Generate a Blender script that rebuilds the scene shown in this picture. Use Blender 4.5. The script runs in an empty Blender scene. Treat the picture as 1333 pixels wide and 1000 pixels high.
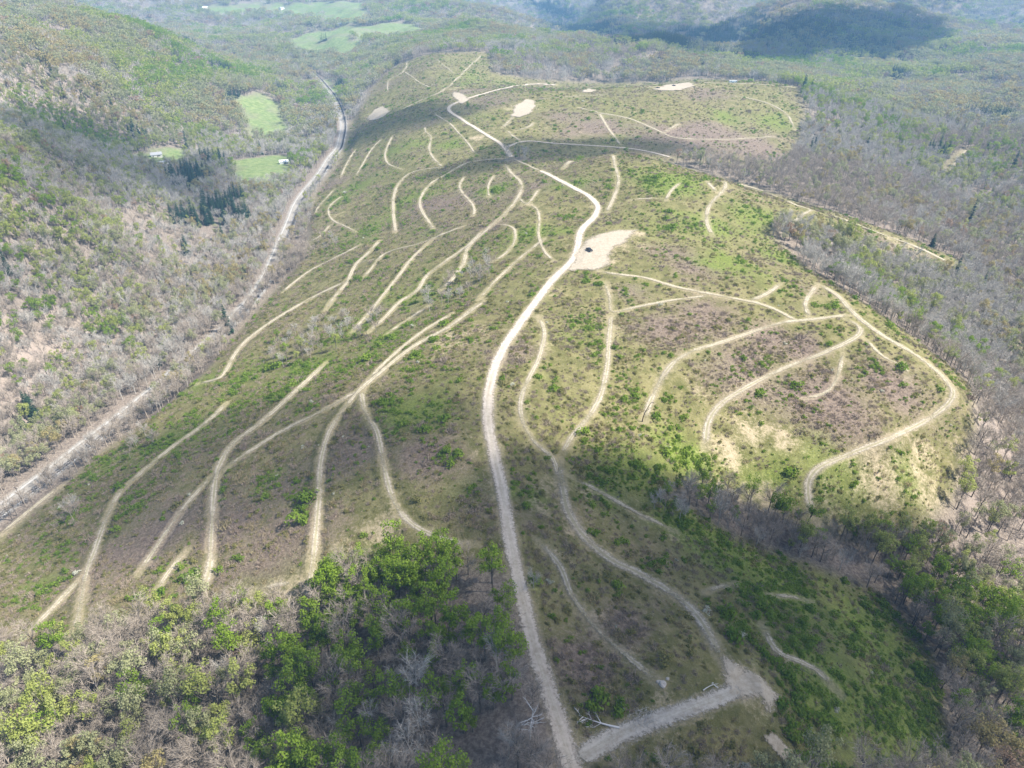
import bpy, math, random
import numpy as np
from mathutils import Vector, Matrix

RNG = np.random.default_rng(7)
random.seed(7)
SC = bpy.context.scene
COL = SC.collection
PI = math.pi

# ------------------------------------------------------------------ camera model
F, CX, CY = 889.0, 666.5, 500.0
CAMZ = 150.0
PITCH = math.radians(32.0)
CT, ST = math.cos(PITCH), math.sin(PITCH)
CAM = np.array([0.0, 0.0, CAMZ])

def ray(px, py):
    px = np.asarray(px, float); py = np.asarray(py, float)
    xr = (px - CX) / F; u = (CY - py) / F
    return np.stack([xr, CT + u * ST, -ST + u * CT], -1)

def project(p):
    d = p - CAM
    depth = d[..., 1] * CT - d[..., 2] * ST
    up = d[..., 1] * ST + d[..., 2] * CT
    dd = np.where(depth > 1, depth, 1)
    return CX + F * d[..., 0] / dd, CY - F * up / dd, depth

# ------------------------------------------------------------------ noise
def _hash(i, j, s):
    h = (i * 374761393 + j * 668265263 + s * 974711) & 0xffffffff
    h = ((h ^ (h >> 13)) * 1274126177) & 0xffffffff
    return ((h ^ (h >> 16)) & 0xffff) / 65535.0

def vnoise(x, y, s=0):
    xi = np.floor(x).astype(np.int64); yi = np.floor(y).astype(np.int64)
    fx = x - xi; fy = y - yi
    fx = fx * fx * fx * (fx * (fx * 6 - 15) + 10); fy = fy * fy * fy * (fy * (fy * 6 - 15) + 10)
    a = _hash(xi, yi, s); b = _hash(xi + 1, yi, s); c = _hash(xi, yi + 1, s); d = _hash(xi + 1, yi + 1, s)
    return (a * (1 - fx) + b * fx) * (1 - fy) + (c * (1 - fx) + d * fx) * fy - 0.5

def fbm(x, y, wl, octv=4, s=0, gain=0.5):
    o = 0.0; a = 1.0
    for k in range(octv):
        o = o + a * vnoise(x / wl + 17.3 * k, y / wl - 9.1 * k, s + k); wl *= 0.5; a *= gain
    return o

def sstep(a, b, x):
    t = np.clip((x - a) / (b - a), 0, 1)
    return t * t * (3 - 2 * t)

# ------------------------------------------------------------------ terrain: surveyed points (image point + height)
PTS = [  # ridge road
 (742,1000,0),(700,850,0),(664,700,0),(645,600,0),(635,525,0),(655,455,-1),(700,390,-1),(750,330,0),(780,270,3),(703,222,-5),(665,205,-14),
 # left flank
 (550,1000,-6),(600,850,-4),(400,1000,-14),(250,950,-24),(100,950,-30),(0,950,-36),(450,800,-12),(300,800,-24),(100,820,-37),(0,830,-46),
 (530,600,-4),(410,600,-15),(280,600,-35),(160,640,-52),(0,690,-72),(470,520,-11),(430,480,-28),(300,470,-60),(560,480,-5),(590,700,-4),(400,700,-15),(250,700,-31),
 (640,400,-5),(560,400,-18),(440,400,-45),(350,420,-61),(490,320,-42),(570,300,-24),(690,290,-2),(620,330,-13),(400,340,-66),(420,280,-63),(520,210,-37),(450,200,-64),(600,240,-20),(480,260,-50),(650,250,-9),
 # right flank and knob
 (810,199,11),(880,217,8),(950,238,2),(1045,275,-10),(870,270,7),(820,310,4),(930,320,1),(1010,330,-10),(870,365,1),(990,395,-4),(800,400,-2),(730,500,-3),(730,600,-8),(800,560,-9),
 (1110,410,-8),(1060,370,-7),(1180,455,-12),(1240,512,-21),(1000,450,-9),(1000,500,-14),(1100,520,-17),(840,540,-12),(920,570,-20),(1050,620,-29),(1160,575,-24),(900,470,-6),
 (1000,690,-39),(870,650,-19),(1150,720,-54),(1250,750,-64),(1333,850,-60),(1240,980,-45),(1000,900,-8),(944,905,-5),(850,940,-3),(760,985,-0.5),(1000,1000,-13),(1100,850,-29),(900,780,-14),(800,700,-10),(780,830,-6),(1180,640,-38),(1240,620,-46),
 (1333,600,-60),(1333,500,-66),(1333,400,-66),(1200,400,-40),(1300,440,-56),(1240,345,-46),(1150,310,-30),(1333,300,-62),(1200,250,-52),(1333,200,-47),(1100,230,-40),(1200,150,-40),(1300,100,-27),(1333,700,-66),
 # saddle, second hill
 (800,192,-21),(876,207,-26),(945,225,-32),(700,160,-13),(680,140,-8),(880,113,-1),(1000,111,-7),(760,118,-3),(1030,180,-29),(1040,118,-17),(900,180,-18),(900,145,-9),(600,130,-11),(650,118,-8),
 (580,80,-2),(500,150,-28),(530,80,-12),(480,110,-40),(620,75,-2),
 # railway and valley on the left
 (0,668,-75),(250,470,-75),(360,330,-75),(440,180,-75),(400,90,-75),(430,130,-75),(100,592,-75),(170,530,-75),(310,400,-75),(400,260,-75),
 (50,560,-76),(120,500,-74),(200,440,-75),(280,360,-76),(340,225,-73),(340,150,-75),(270,260,-74),(205,205,-63),(290,310,-76),(380,200,-75),(370,130,-74),
 (0,500,-58),(0,400,-32),(0,300,-2),(0,205,22),(80,450,-61),(150,400,-62),(150,300,-46),(80,330,-28),(100,215,-15),(180,240,-50),(60,260,2),
 (0,140,6),(60,160,-20),(120,180,-45),(0,85,38),(0,30,66),(85,17,60),(146,34,40),(204,51,20),(250,75,-12),(300,120,-48),(150,110,-8),(220,150,-50),(90,80,28),
 (200,30,-30),(300,60,-50),(260,12,0),(420,14,0),(450,45,-22),(400,60,-50),(360,40,-40),(520,40,-18),(500,60,-30),(540,55,-12),(330,90,-60),
 # ridge behind, valley and mountains far off
 (700,60,-6),(620,30,0),(740,52,-12),(850,80,-22),(800,70,-18),(640,10,10),(560,10,5),(480,5,10),
 (850,55,-92),(760,40,-92),(706,27,-85),(900,66,-75),(820,12,-12),(780,5,0),(870,8,0),(690,5,-80),
 (980,74,-76),(940,36,-28),(1000,14,15),(1090,3,30),(1200,13,17),(1330,31,-2),(1150,86,-60),(1330,92,-35),(1000,92,-55),(1080,70,-62),(1250,60,-30),(1100,100,-55),(1060,45,-12),(1200,40,-15),
]
WPTS = [ # places the picture hides or only hints at: behind crests, beside and behind the camera
 (100,670,-17),(150,640,-24),(210,620,-36),(70,1250,-35),(250,1250,-40),(0,40,0),(0,-60,0),(-60,30,-16),(-150,0,-40),(-260,50,-74),(-250,-150,-74),(70,30,-16),(150,20,-48),(210,80,-62),(220,-100,-64),(0,-200,0),
 (-420,100,-20),(-450,-100,-20),(-600,200,60),(-520,400,50),(-700,600,70),(-900,900,80),(420,150,-40),(520,300,-40),(600,100,0),(800,500,-10),(900,800,-20),(1200,1000,0),(1400,600,20),
 (830,2620,-85),(1090,2780,-80),(1350,2620,-85),(1560,2320,-85),(1750,2000,-70),(700,2480,-90),(480,3220,-100),(1300,3300,10),(1800,2900,15),(900,3500,0),(0,2200,-60),(-300,2600,20),(500,3200,0),(1000,3000,-50),(1600,3000,40),(2000,2000,20),(-1200,1800,40),(-1500,2600,60),(-1000,3400,30),(0,4000,30),(1000,4200,40),(2500,3500,40),(-2500,3500,50),(2200,1000,30),(-1800,1000,60),(-1500,0,40),(1600,-300,30),
 (-5000,5000,40),(0,8000,60),(5000,5000,40),(-5000,0,40),(5000,0,40),(-3000,8000,50),(3000,8000,50),(0,6000,50)]

def build_tps():
    P = np.array(PTS, float)
    d = ray(P[:, 0], P[:, 1])
    t = (P[:, 2] - CAMZ) / d[:, 2]
    W = CAM + d * t[:, None]
    W = np.vstack([W, np.array(WPTS, float)])
    xy = W[:, :2] / 500.0
    n = len(xy)
    r2 = ((xy[:, None] - xy[None]) ** 2).sum(-1)
    K = 0.5 * r2 * np.log(r2 + 1e-12)
    lam = 2e-4 * (1 + 6 * (np.linalg.norm(W[:, :2], axis=1) / 1000.0))
    K[np.arange(n), np.arange(n)] += lam
    A = np.zeros((n + 3, n + 3)); A[:n, :n] = K; A[:n, n] = 1; A[:n, n + 1:] = xy
    A[n:, :n] = A[:n, n:].T
    b = np.concatenate([W[:, 2], [0, 0, 0]])
    return xy, np.linalg.solve(A, b)
TXY, TC = build_tps()

def tps(x, y):
    out = np.empty(x.shape); xf = x.ravel() / 500; yf = y.ravel() / 500; o = out.ravel()
    n = len(TXY)
    for s in range(0, len(xf), 20000):
        a = xf[s:s + 20000]; c = yf[s:s + 20000]
        r2 = (a[:, None] - TXY[None, :, 0]) ** 2 + (c[:, None] - TXY[None, :, 1]) ** 2
        o[s:s + 20000] = (0.5 * r2 * np.log(r2 + 1e-12)) @ TC[:n] + TC[n] + TC[n + 1] * a + TC[n + 2] * c
    return o.reshape(x.shape)

# polar ground sheet, apex behind the camera
AY = -150.0; R0, R1, NR = 70.0, 9000.0, 1150; TH = math.radians(62); NT = 660
rr = np.exp(np.linspace(math.log(R0), math.log(R1), NR)); tt = np.linspace(-TH, TH, NT)
GX = rr[:, None] * np.sin(tt)[None]; GY = AY + rr[:, None] * np.cos(tt)[None]
DR = math.log(R1 / R0) / (NR - 1); DT = 2 * TH / (NT - 1)
# the smooth survey surface on every third node, then bicubic-ish upsampling by bilinear of a fine enough grid
GZ = tps(GX, GY)
dist = np.hypot(GX, GY)
far = sstep(700, 1800, dist)
GZ = GZ + fbm(GX, GY, 45, 4, 3) * (1.6 + 2.5 * far) + far * (fbm(GX, GY, 420, 4, 11) * (34 + 30 * sstep(1500, 1900, GY) * sstep(100, 500, GX)) + (np.abs(fbm(GX, GY, 260, 3, 23)) - 0.2) * -26)
GZ = GZ + sstep(300, 700, dist) * (1 - far) * fbm(GX, GY, 140, 3, 5) * 5
# the valley floor that carries the line stays level; soft limits keep far ground in bounds
GZ = np.where(dist > 4500, np.clip(GZ, -60, 110), GZ)
GZ = np.minimum(GZ, 90 + 0.2 * (GZ - 90))

def gidx(x, y):
    r = np.hypot(x, y - AY); th = np.arctan2(x, y - AY)
    a = np.clip(np.log(np.maximum(r, R0) / R0) / DR, 0, NR - 1.001)
    b = np.clip((th + TH) / DT, 0, NT - 1.001)
    return a, b

def sample(G, x, y):
    a, b = gidx(x, y); i = a.astype(int); j = b.astype(int); fa = a - i; fb = b - j
    return (G[i, j] * (1 - fa) + G[i + 1, j] * fa) * (1 - fb) + (G[i, j + 1] * (1 - fa) + G[i + 1, j + 1] * fa) * fb

def H(x, y):
    return sample(GZ, np.asarray(x, float), np.asarray(y, float))

TS = 90 * np.exp(np.linspace(0, math.log(70), 520))
def unproject(px, py):
    d = ray(px, py)
    px = np.atleast_1d(np.asarray(px, float)); d = d.reshape(-1, 3)
    X = d[:, 0:1] * TS; Y = d[:, 1:2] * TS; Z = CAMZ + d[:, 2:3] * TS
    below = Z < H(X, Y)
    k = np.where(below.any(1), below.argmax(1), len(TS) - 1)
    lo = TS[np.maximum(k - 1, 0)]; hi = TS[k]
    for _ in range(22):
        m = (lo + hi) / 2
        bl = CAMZ + d[:, 2] * m < H(d[:, 0] * m, d[:, 1] * m)
        hi = np.where(bl, m, hi); lo = np.where(bl, lo, m)
    return np.stack([d[:, 0] * hi, d[:, 1] * hi, CAMZ + d[:, 2] * hi], 1)

def at(px, py):
    return unproject([px], [py])[0]

# ------------------------------------------------------------------ roads and trails read off the photograph
ROADS = [  # name, width, closed-ness, points
 ('dirt_road', 5.4, [(768,1075),(758,1040),(744,1000),(730,950),(708,880),(690,820),(676,760),(664,700),(655,650),(645,600),(637,560),(635,525),(641,490),(655,455),(675,425),(700,390),(722,362),(745,340),(752,322),(757,300),(772,285),(779,270),(768,257),(745,244),(722,232),(703,222)]),
 ('dirt_road', 6, [(666,206),(655,190),(635,177),(600,155),(583,142),(600,132),(650,117),(690,110),(725,111)]),
 ('dirt_road', 4.5, [(658,193),(675,186),(690,184),(720,187),(800,192),(840,197),(876,206)]),
 ('gravel_road', 5.6, [(736,996),(755,986),(800,960),(850,940),(900,922),(945,906),(975,893)]),
]
T = [
 (3.4,[(778,352),(800,357),(840,362),(880,374),(920,382),(960,390),(990,396),(1015,406),(1030,414),(1044,419)]),
 (3.2,[(975,393),(1000,382),(1016,369)]),
 (2.8,[(788,368),(795,395),(796,407),(830,400),(870,392),(910,387),(925,383)]),
 (3.2,[(796,407),(793,440),(790,480),(782,515),(765,545),(745,568),(728,598)]),
 (3.4,[(838,550),(848,520),(870,480),(900,458),(940,446),(980,432),(1020,420),(1060,416),(1105,410)]),
 (3.6,[(918,585),(922,550),(940,525),(975,503),(1020,480),(1060,465),(1100,447),(1120,435),(1118,425),(1098,414)]),
 (4.0,[(1068,685),(1055,660),(1052,630),(1065,610),(1110,590),(1160,570),(1210,545),(1240,518),(1235,500),(1210,475),(1180,455),(1150,438),(1125,420),(1110,407),(1090,385),(1065,370)]),
 (3.0,[(1055,415),(1048,395),(1063,372)]),
 (2.4,[(1098,455),(1092,485),(1078,510),(1045,520)]),
 (2.2,[(1125,440),(1150,465),(1180,480),(1180,495)]),
 (3.6,[(943,236),(945,245),(935,255),(922,270),(920,290),(928,308)]),
 (3.0,[(935,252),(925,242),(920,236)]),
 (2.8,[(866,262),(875,247),(886,238)]),
 (3.4,[(790,277),(800,255),(806,235),(800,215),(798,202)]),
 (2.4,[(820,260),(860,258)]),
 (4.5,[(733,220),(743,210)]),
 (4.2,[(943,236),(990,248),(1030,265),(1058,274),(1100,287),(1150,306),(1200,325),(1240,345)]),
 (3.6,[(1030,292),(1045,280),(1058,274)]),
 (3.2,[(1060,297),(1110,315),(1160,330),(1220,347)]),
 (4.2,[(752,140),(780,147),(820,155),(860,172),(880,180),(940,182),(980,180),(1008,178)]),
 (4.0,[(780,147),(790,165),(808,189)]),
 (3.6,[(864,173),(885,161)]),
 (5.0,[(674,146),(655,166)]),(3.4,[(660,170),(668,178),(679,185)]),(3.0,[(696,130),(740,126),(790,124)]),
 (3.4,[(672,170),(688,166),(695,160)]),
 (4.0,[(905,108),(960,109),(1000,111),(1035,114)]),
 (3.6,[(960,125),(1000,135),(1025,150),(1035,170)]),
 (4.0,[(626,73),(610,88),(595,103),(574,120),(550,130),(521,144)]),
 (3.4,[(530,75),(527,93),(505,105),(505,120)]),
 (3.0,[(527,94),(545,107),(560,114)]),
 (3.0,[(568,78),(590,95)]),
 (3.6,[(553,166),(554,173),(562,178),(558,194),(564,206),(576,218)]),
 (3.4,[(511,177),(501,200),(505,214),(525,221)]),
 (3.0,[(498,180),(484,194),(474,211),(464,228)]),
 (3.2,[(463,195),(452,212),(444,230)]),
 (3.0,[(566,149),(588,163),(598,175),(610,187),(617,199)]),
 (3.8,[(578,218),(545,222),(525,232),(514,250),(512,275),(515,303)]),
 (3.6,[(660,206),(628,209),(606,213),(580,228),(560,240),(546,262),(552,280),(565,298)]),
 (3.0,[(605,230),(597,243),(605,255),(618,270),(616,282)]),
 (2.6,[(643,228),(635,243),(637,257)]),
 (3.8,[(657,214),(666,226),(680,241),(674,258),(659,277),(640,294),(609,322),(604,342),(587,366),(573,378)]),
 (2.8,[(645,292),(666,295),(671,303),(670,315),(659,330),(640,342)]),
 (2.6,[(676,258),(686,267),(702,246)]),
 (2.6,[(686,267),(700,272),(702,291),(701,308),(710,330),(722,340)]),
 (3.8,[(495,313),(479,330),(462,346),(453,366),(436,387),(424,404)]),
 (3.0,[(494,337),(475,340),(462,346)]),
 (3.0,[(590,300),(544,318),(515,325),(496,334),(484,349),(474,361)]),
 (3.2,[(604,294),(590,300),(566,310),(539,334),(520,358),(503,380),(479,409),(458,433)]),
 (3.4,[(630,300),(609,320),(578,342),(554,361),(544,378),(520,394),(501,414),(477,434)]),
 (2.8,[(710,310),(695,322),(676,337),(645,366),(624,390)]),
 (2.4,[(633,390),(606,411),(573,435)]),(2.2,[(560,398),(539,411),(503,435)]),
 (3.2,[(624,395),(586,425),(542,449),(501,480),(470,507),(450,530),(430,560),(418,600),(415,650),(410,708),(404,758),(393,800)]),
 (2.6,[(590,408),(550,432),(508,466),(480,495)]),
 (3.0,[(470,507),(475,535),(490,560),(497,590),(505,630),(517,660),(540,685),(580,703),(620,710)]),
 (2.8,[(472,506),(420,535),(370,560),(325,588),(290,612)]),
 (3.6,[(425,472),(390,505),(340,550),(302,580),(284,612),(278,650),(275,700),(272,745),(256,785)]),
 (3.4,[(296,524),(268,551),(221,585),(177,622),(153,646),(139,675),(122,721),(112,748),(105,790),(97,825)]),
 (3.0,[(114,745),(75,785),(35,827)]),
 (2.6,[(280,616),(240,660),(212,700),(180,747)]),
 (2.2,[(245,715),(220,745),(200,775)]),
 (3.2,[(470,318),(458,325),(424,342),(400,355),(367,381)]),
 (3.8,[(453,366),(426,378),(401,391),(360,415),(323,442),(303,466),(289,490),(258,500)]),
 (3.0,[(0,697),(30,672),(80,632)]),
 (2.6,[(446,255),(428,270),(431,286),(448,294),(465,303)]),
 (2.4,[(436,246),(414,270),(410,279)]),
 (2.4,[(431,292),(414,310),(400,315)]),
 (2.8,[(700,412),(709,432),(702,466),(692,486),(678,520),(681,551),(698,578),(720,597),(727,625)]),
 (2.0,[(738,618),(780,640),(830,668),(880,692)]),
 (4.2,[(727,602),(733,640),(740,668),(763,702),(797,730),(834,748),(883,779),(910,806),(934,846),(946,866)]),
 (3.0,[(704,223),(690,217),(677,211),(667,207)]),
 (2.4,[(698,701),(729,738),(746,779),(780,823),(831,867),(860,890)]),
 (2.4,[(992,813),(1012,847),(1060,871),(1095,905)]),
 (2.0,[(1000,775),(1030,777),(1055,783)]),
 (2.2,[(915,772),(935,765),(957,760)]),
 (2.0,[(330,770),(360,762),(390,758)]),
 (3.0,[(1235,225),(1245,210),(1258,195)]),
 (2.6,[(1078,215),(1082,208)]),
]
# pale clearings (image outlines)
PADS = [
 [(754,324),(766,309),(785,303),(805,298),(834,299),(820,312),(798,327),(790,348),(777,355),(756,352),(738,352),(746,338)],
 [(934,846),(961,864),(982,874),(1019,905),(1022,913),(1002,936),(988,918),(965,913),(944,912)],
 [(664,152),(670,138),(684,129),(697,131),(699,139),(690,149),(676,154)],
 [(588,126),(590,119),(604,123),(612,130),(600,137)],
 [(846,117),(866,111),(900,107),(908,112),(888,118),(866,119)],
 [(476,155),(488,143),(499,138),(509,145),(497,154),(484,158)],
 [(755,121),(765,115),(778,118),(768,121)],
 [(996,962),(1004,955),(1013,960),(1028,978),(1022,990),(1010,978)],
]
RAIL_PX = [(-60,714),(0,669),(60,624),(120,575),(158,543),(190,517),(240,474),(285,435),(330,385),(355,345),(375,295),(395,255),(425,215),(443,185),(447,160),(437,130),(420,108),(402,90)]

def polyline_world(pts, step):
    p = np.array(pts, float)
    # Catmull-Rom in the picture, then onto the ground, then smoothed and resampled in metres
    q = np.vstack([2 * p[0] - p[1], p, 2 * p[-1] - p[-2]]); out = []
    for i in range(1, len(q) - 2):
        n = max(3, int(np.hypot(*(q[i + 1] - q[i])) / 4))
        for s in np.arange(n) / n:
            out.append(0.5 * ((2 * q[i]) + (q[i + 1] - q[i - 1]) * s + (2 * q[i - 1] - 5 * q[i] + 4 * q[i + 1] - q[i + 2]) * s * s + (3 * q[i] - q[i - 1] - 3 * q[i + 1] + q[i + 2]) * s ** 3))
    out.append(p[-1]); out = np.array(out)
    w = unproject(out[:, 0], out[:, 1])[:, :2]
    for _ in range(2):
        w[1:-1] = 0.25 * w[:-2] + 0.5 * w[1:-1] + 0.25 * w[2:]
    L = np.concatenate([[0], np.cumsum(np.hypot(*np.diff(w, axis=0).T))])
    n = max(4, int(L[-1] / step))
    s = np.linspace(0, L[-1], n)
    return np.stack([np.interp(s, L, w[:, 0]), np.interp(s, L, w[:, 1])], 1)

lines = []
for nm, wd, pts in ROADS: lines.append([nm, wd, polyline_world(pts, 1.2)])
for wd, pts in T: lines.append(['trail', wd, polyline_world(pts, 1.2)])
RAIL = polyline_world(RAIL_PX, 2.0)
for _ in range(60): RAIL[1:-1] = 0.25 * RAIL[:-2] + 0.5 * RAIL[1:-1] + 0.25 * RAIL[2:]
pads = []
for pts in PADS:
    p = np.array(pts + pts[:1], float); d = []
    for a, b in zip(p[:-1], p[1:]):
        for s in np.linspace(0, 1, 8, endpoint=False): d.append(a + (b - a) * s)
    d = np.array(d); pads.append(unproject(d[:, 0], d[:, 1])[:, :2])

# bench the tracks into the slope: flatten the ground across each of them
TD = np.full(GZ.shape, 99.0); CZ = np.zeros(GZ.shape)
def stamp(w, z, half, reach=7.0):
    for (x, y), zc, hw in zip(w, z, np.broadcast_to(half, (len(w),))):
        r = math.hypot(x, y - AY); th = math.atan2(x, y - AY)
        i = math.log(r / R0) / DR; j = (th + TH) / DT
        di = int(reach / (r * DR)) + 2; dj = int(reach / (r * DT)) + 2
        a, b = max(0, int(i) - di), min(NR, int(i) + di + 2); c, d = max(0, int(j) - dj), min(NT, int(j) + dj + 2)
        q = np.hypot(GX[a:b, c:d] - x, GY[a:b, c:d] - y) - hw
        m = q < TD[a:b, c:d]
        TD[a:b, c:d] = np.where(m, q, TD[a:b, c:d]); CZ[a:b, c:d] = np.where(m, zc, CZ[a:b, c:d])
def smooth1(z, n=8):
    z = z.copy()
    for _ in range(n): z[1:-1] = 0.25 * z[:-2] + 0.5 * z[1:-1] + 0.25 * z[2:]
    return z
for nm, wd, w in lines: stamp(w, smooth1(H(w[:, 0], w[:, 1])), wd / 2)
RZ = smooth1(H(RAIL[:, 0], RAIL[:, 1]), 1500)
TDT = TD.copy()
TD[:] = 99; CZT = CZ.copy()
stamp(RAIL, RZ, 8.0, 34.0); RD = TD.copy(); CZR = CZ.copy()
wR = 1 - sstep(0.0, 22.0, RD); GZ = GZ * (1 - wR) + np.where(RD < 90, CZR, 0) * wR
wT = np.where(RD > 3, 1 - sstep(0.3, 3.0, TDT), 0); GZ = GZ * (1 - wT) + np.where(TDT < 90, CZT, 0) * wT

# ------------------------------------------------------------------ ground cover maps (world space)
def inpoly(x, y, poly):
    r = np.zeros(x.shape, bool); n = len(poly)
    for i in range(n):
        x1, y1 = poly[i]; x2, y2 = poly[(i + 1) % n]
        if y1 == y2: continue
        c = ((y1 > y) != (y2 > y))
        r ^= c & (x < (x2 - x1) * (y - y1) / (y2 - y1) + x1)
    return r
def px_poly(pts, k=6):
    p = np.array(pts + pts[:1], float); d = []
    for a, b in zip(p[:-1], p[1:]):
        n = max(2, int(np.hypot(*(b - a)) / 14))
        for s in np.arange(n) / n: d.append(a + (b - a) * s)
    d = np.array(d); return unproject(d[:, 0], d[:, 1])[:, :2]
OPEN_A = px_poly([(742,1010),(712,900),(684,800),(672,750),(640,738),(560,728),(500,738),(440,752),(405,790),(330,792),(250,800),(180,812),(100,838),(0,842),(-60,845),(-60,735),(0,700),(60,655),(140,585),(210,535),(262,490),(300,447),(345,395),(400,335),(405,300),(410,255),(440,215),(470,165),(500,165),(600,210),(665,210),(740,212),(800,201),(880,216),(960,238),(1040,262),(1100,280),(1200,316),(1262,345),(1235,362),(1160,338),(1070,300),(1015,292),(1000,305),(1050,350),(1090,372),(1140,405),(1190,440),(1262,500),(1268,560),(1240,640),(1195,690),(1120,700),(1010,668),(900,628),(862,640),(960,700),(1080,745),(1150,775),(1215,850),(1240,1010)])
OPEN_B = px_poly([(440,215),(455,165),(490,110),(515,85),(560,70),(640,68),(640,95),(700,104),(760,108),(850,108),(905,103),(1000,106),(1043,114),(1046,150),(1040,190),(1010,222),(940,212),(876,208),(800,194),(720,190),(670,206),(600,214),(500,190)])
OPEN_C = np.vstack([unproject([690,740,800,870],[214,210,201,216])[:, :2], unproject([876,800,720,680],[206,192,187,190])[:, :2]])
OPEN_D = px_poly([(1220,232),(1238,205),(1262,190),(1268,197),(1248,215),(1235,235)])
FIELDS = [px_poly(p) for p in ([(372,60),(395,44),(445,36),(480,34),(540,30),(552,50),(500,46),(470,58),(455,75),(420,72),(395,70)],
    [(255,14),(300,8),(350,4),(420,3),(475,2),(470,28),(420,30),(385,18),(330,16),(280,22)],
    [(300,225),(315,208),(345,203),(380,203),(378,222),(350,245),(320,245)],
    [(305,135),(330,120),(355,128),(372,140),(378,178),(350,185),(330,165)],
    [(425,100),(436,100),(442,118),(434,122)],
    [(165,212),(175,200),(215,190),(245,200),(230,212),(195,214)],
    [(-40,600),(0,585),(30,570),(20,590),(0,605)])]
X0, Y0 = GX, GY
near_mask = (dist < 2800)
def pmask(poly):
    m = np.zeros(GZ.shape, bool); x1, y1 = poly.min(0); x2, y2 = poly.max(0)
    k = (GX > x1) & (GX < x2) & (GY > y1) & (GY < y2)
    m[k] = inpoly(GX[k], GY[k], poly); return m
OPENM = pmask(OPEN_A) | pmask(OPEN_B) | pmask(OPEN_C) | pmask(OPEN_D)
FIELDM = np.zeros(GZ.shape, bool)
for f in FIELDS: FIELDM |= pmask(f)
def soften(m, n):
    a = m.astype(float)
    for _ in range(n):
        a[1:-1] = 0.25 * a[:-2] + 0.5 * a[1:-1] + 0.25 * a[2:]
        a[:, 1:-1] = 0.25 * a[:, :-2] + 0.5 * a[:, 1:-1] + 0.25 * a[:, 2:]
    return a
A_OPEN = soften(OPENM, 6); A_FIELD = np.clip(soften(FIELDM, 4) + 1.1 * fbm(GX, GY, 40, 4, 44) * (soften(FIELDM, 7) > .02), 0, 1)
# lush and bare patches: image centre, radius in image points
GREEN = [(760,440,40,.5),(720,530,45,.5),(690,520,20,.4),(1090,900,90,.9),(950,720,60,.9),(900,690,50,.8),(1020,760,70,.9),(1120,820,60,1),(1180,930,60,.9),(830,600,45,.7),(780,640,30,.5),(870,575,30,.8),(900,600,30,.8),(960,620,40,.6),(1010,620,25,.6),(1100,640,40,.6),(1180,620,30,.6),(870,235,40,.9),(920,290,40,.8),(980,280,45,.8),(960,350,40,.8),(1010,335,30,.6),(740,240,25,.8),(700,300,25,.9),(730,300,20,.9),(880,280,40,.5),
 (520,540,30,.6),(560,530,30,.6),(350,625,25,.7),(230,570,40,.7),(260,500,30,.8),(330,480,30,.6),(400,480,40,.7),(440,440,40,.6),(500,440,40,.7),(560,380,40,.6),(480,300,30,.7),(530,190,25,.9),(590,190,20,.9),(450,250,30,.7),(540,260,25,.6),(640,250,20,.9),(560,300,30,.7),(660,640,18,.9),(700,650,20,.8),(480,745,25,.8),(300,790,40,.5),(50,770,30,.6),(940,150,30,.6),(1000,160,25,.7),(850,240,20,.9),(560,130,30,.5),(620,105,40,.4),(600,640,30,.5),(620,760,25,.8),(690,760,14,.8),(250,760,50,.3),(150,600,40,.4)]
BROWN = [(860,430,45,.9),(820,380,30,.7),(920,410,45,.8),(1000,435,35,.8),(960,480,45,.7),(1040,450,30,.9),(1090,530,60,.9),(1160,500,40,.9),(1050,380,30,.7),(880,330,40,.8),(900,345,40,.8),(920,180,60,1),(980,195,40,1),(850,170,40,.9),(780,165,40,.7),(740,150,40,.7),(650,130,40,.7),(600,260,25,.8),(555,265,18,.7),(560,590,45,.8),(600,560,30,.5),(820,420,30,.5),(350,720,70,.9),(300,690,50,.8),(430,690,50,.6),(200,700,50,.7),(150,720,40,.6),(430,240,20,.6),(640,300,30,.5),(760,240,16,.6),(820,820,50,.7),(760,860,40,.8),(860,800,40,.5),(460,590,40,.5),(700,240,14,.5),(600,120,30,.5),(550,90,30,.4),(1000,300,20,.4),(1180,335,40,.7),(370,640,40,.5),(560,300,15,.6),(900,120,40,.6),(690,455,18,.6),(650,470,10,.5)]
TAN = [(760,640,22,.7),(830,665,25,.6),(700,660,18,.7),(740,690,20,.7),(790,730,16,.6),(850,760,16,.5),(780,800,18,.7),(820,850,18,.7),(730,720,14,.6),(880,700,20,.5),(970,640,25,.6),(1080,670,25,.5),(980,560,35,.8),(950,590,30,.9),(1020,570,30,.7),(940,650,35,.9),(1000,650,30,.8),(1150,630,40,.8),(1200,590,30,.7),(1210,640,35,.8),(1100,680,40,.6),(590,440,45,.7),(560,450,40,.5),(630,430,30,.6),(500,690,40,.8),(510,660,25,.6),(450,700,30,.5),(380,765,40,.7),(520,720,25,.5),(790,340,18,1),(830,305,16,.9),(730,640,30,.7),(720,380,20,.6),(715,360,14,.6),(710,450,14,.6),(690,500,14,.5),(770,270,10,.5),(330,600,20,.3),(900,930,30,.5),(860,910,25,.7),(1020,860,25,.6),(560,175,22,.4),(682,140,26,.8),(600,127,22,.7),(880,113,45,.8),(490,150,22,.7),(800,320,40,.7),(975,890,45,.7),(850,945,40,.5),(640,170,20,.4),(705,165,22,.4),(620,180,16,.9),(760,175,30,.4),(690,265,20,.5),(700,275,20,.4),(1100,285,30,.6),(1180,320,40,.7),(590,115,25,.6),(440,280,20,.5),(1290,640,30,.9),(1310,660,25,.9),(1250,590,25,.6),(910,515,22,.5),(500,170,10,.3),(240,560,25,.4),(640,580,10,.7),(620,590,8,.7),(612,570,8,.6)]
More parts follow.
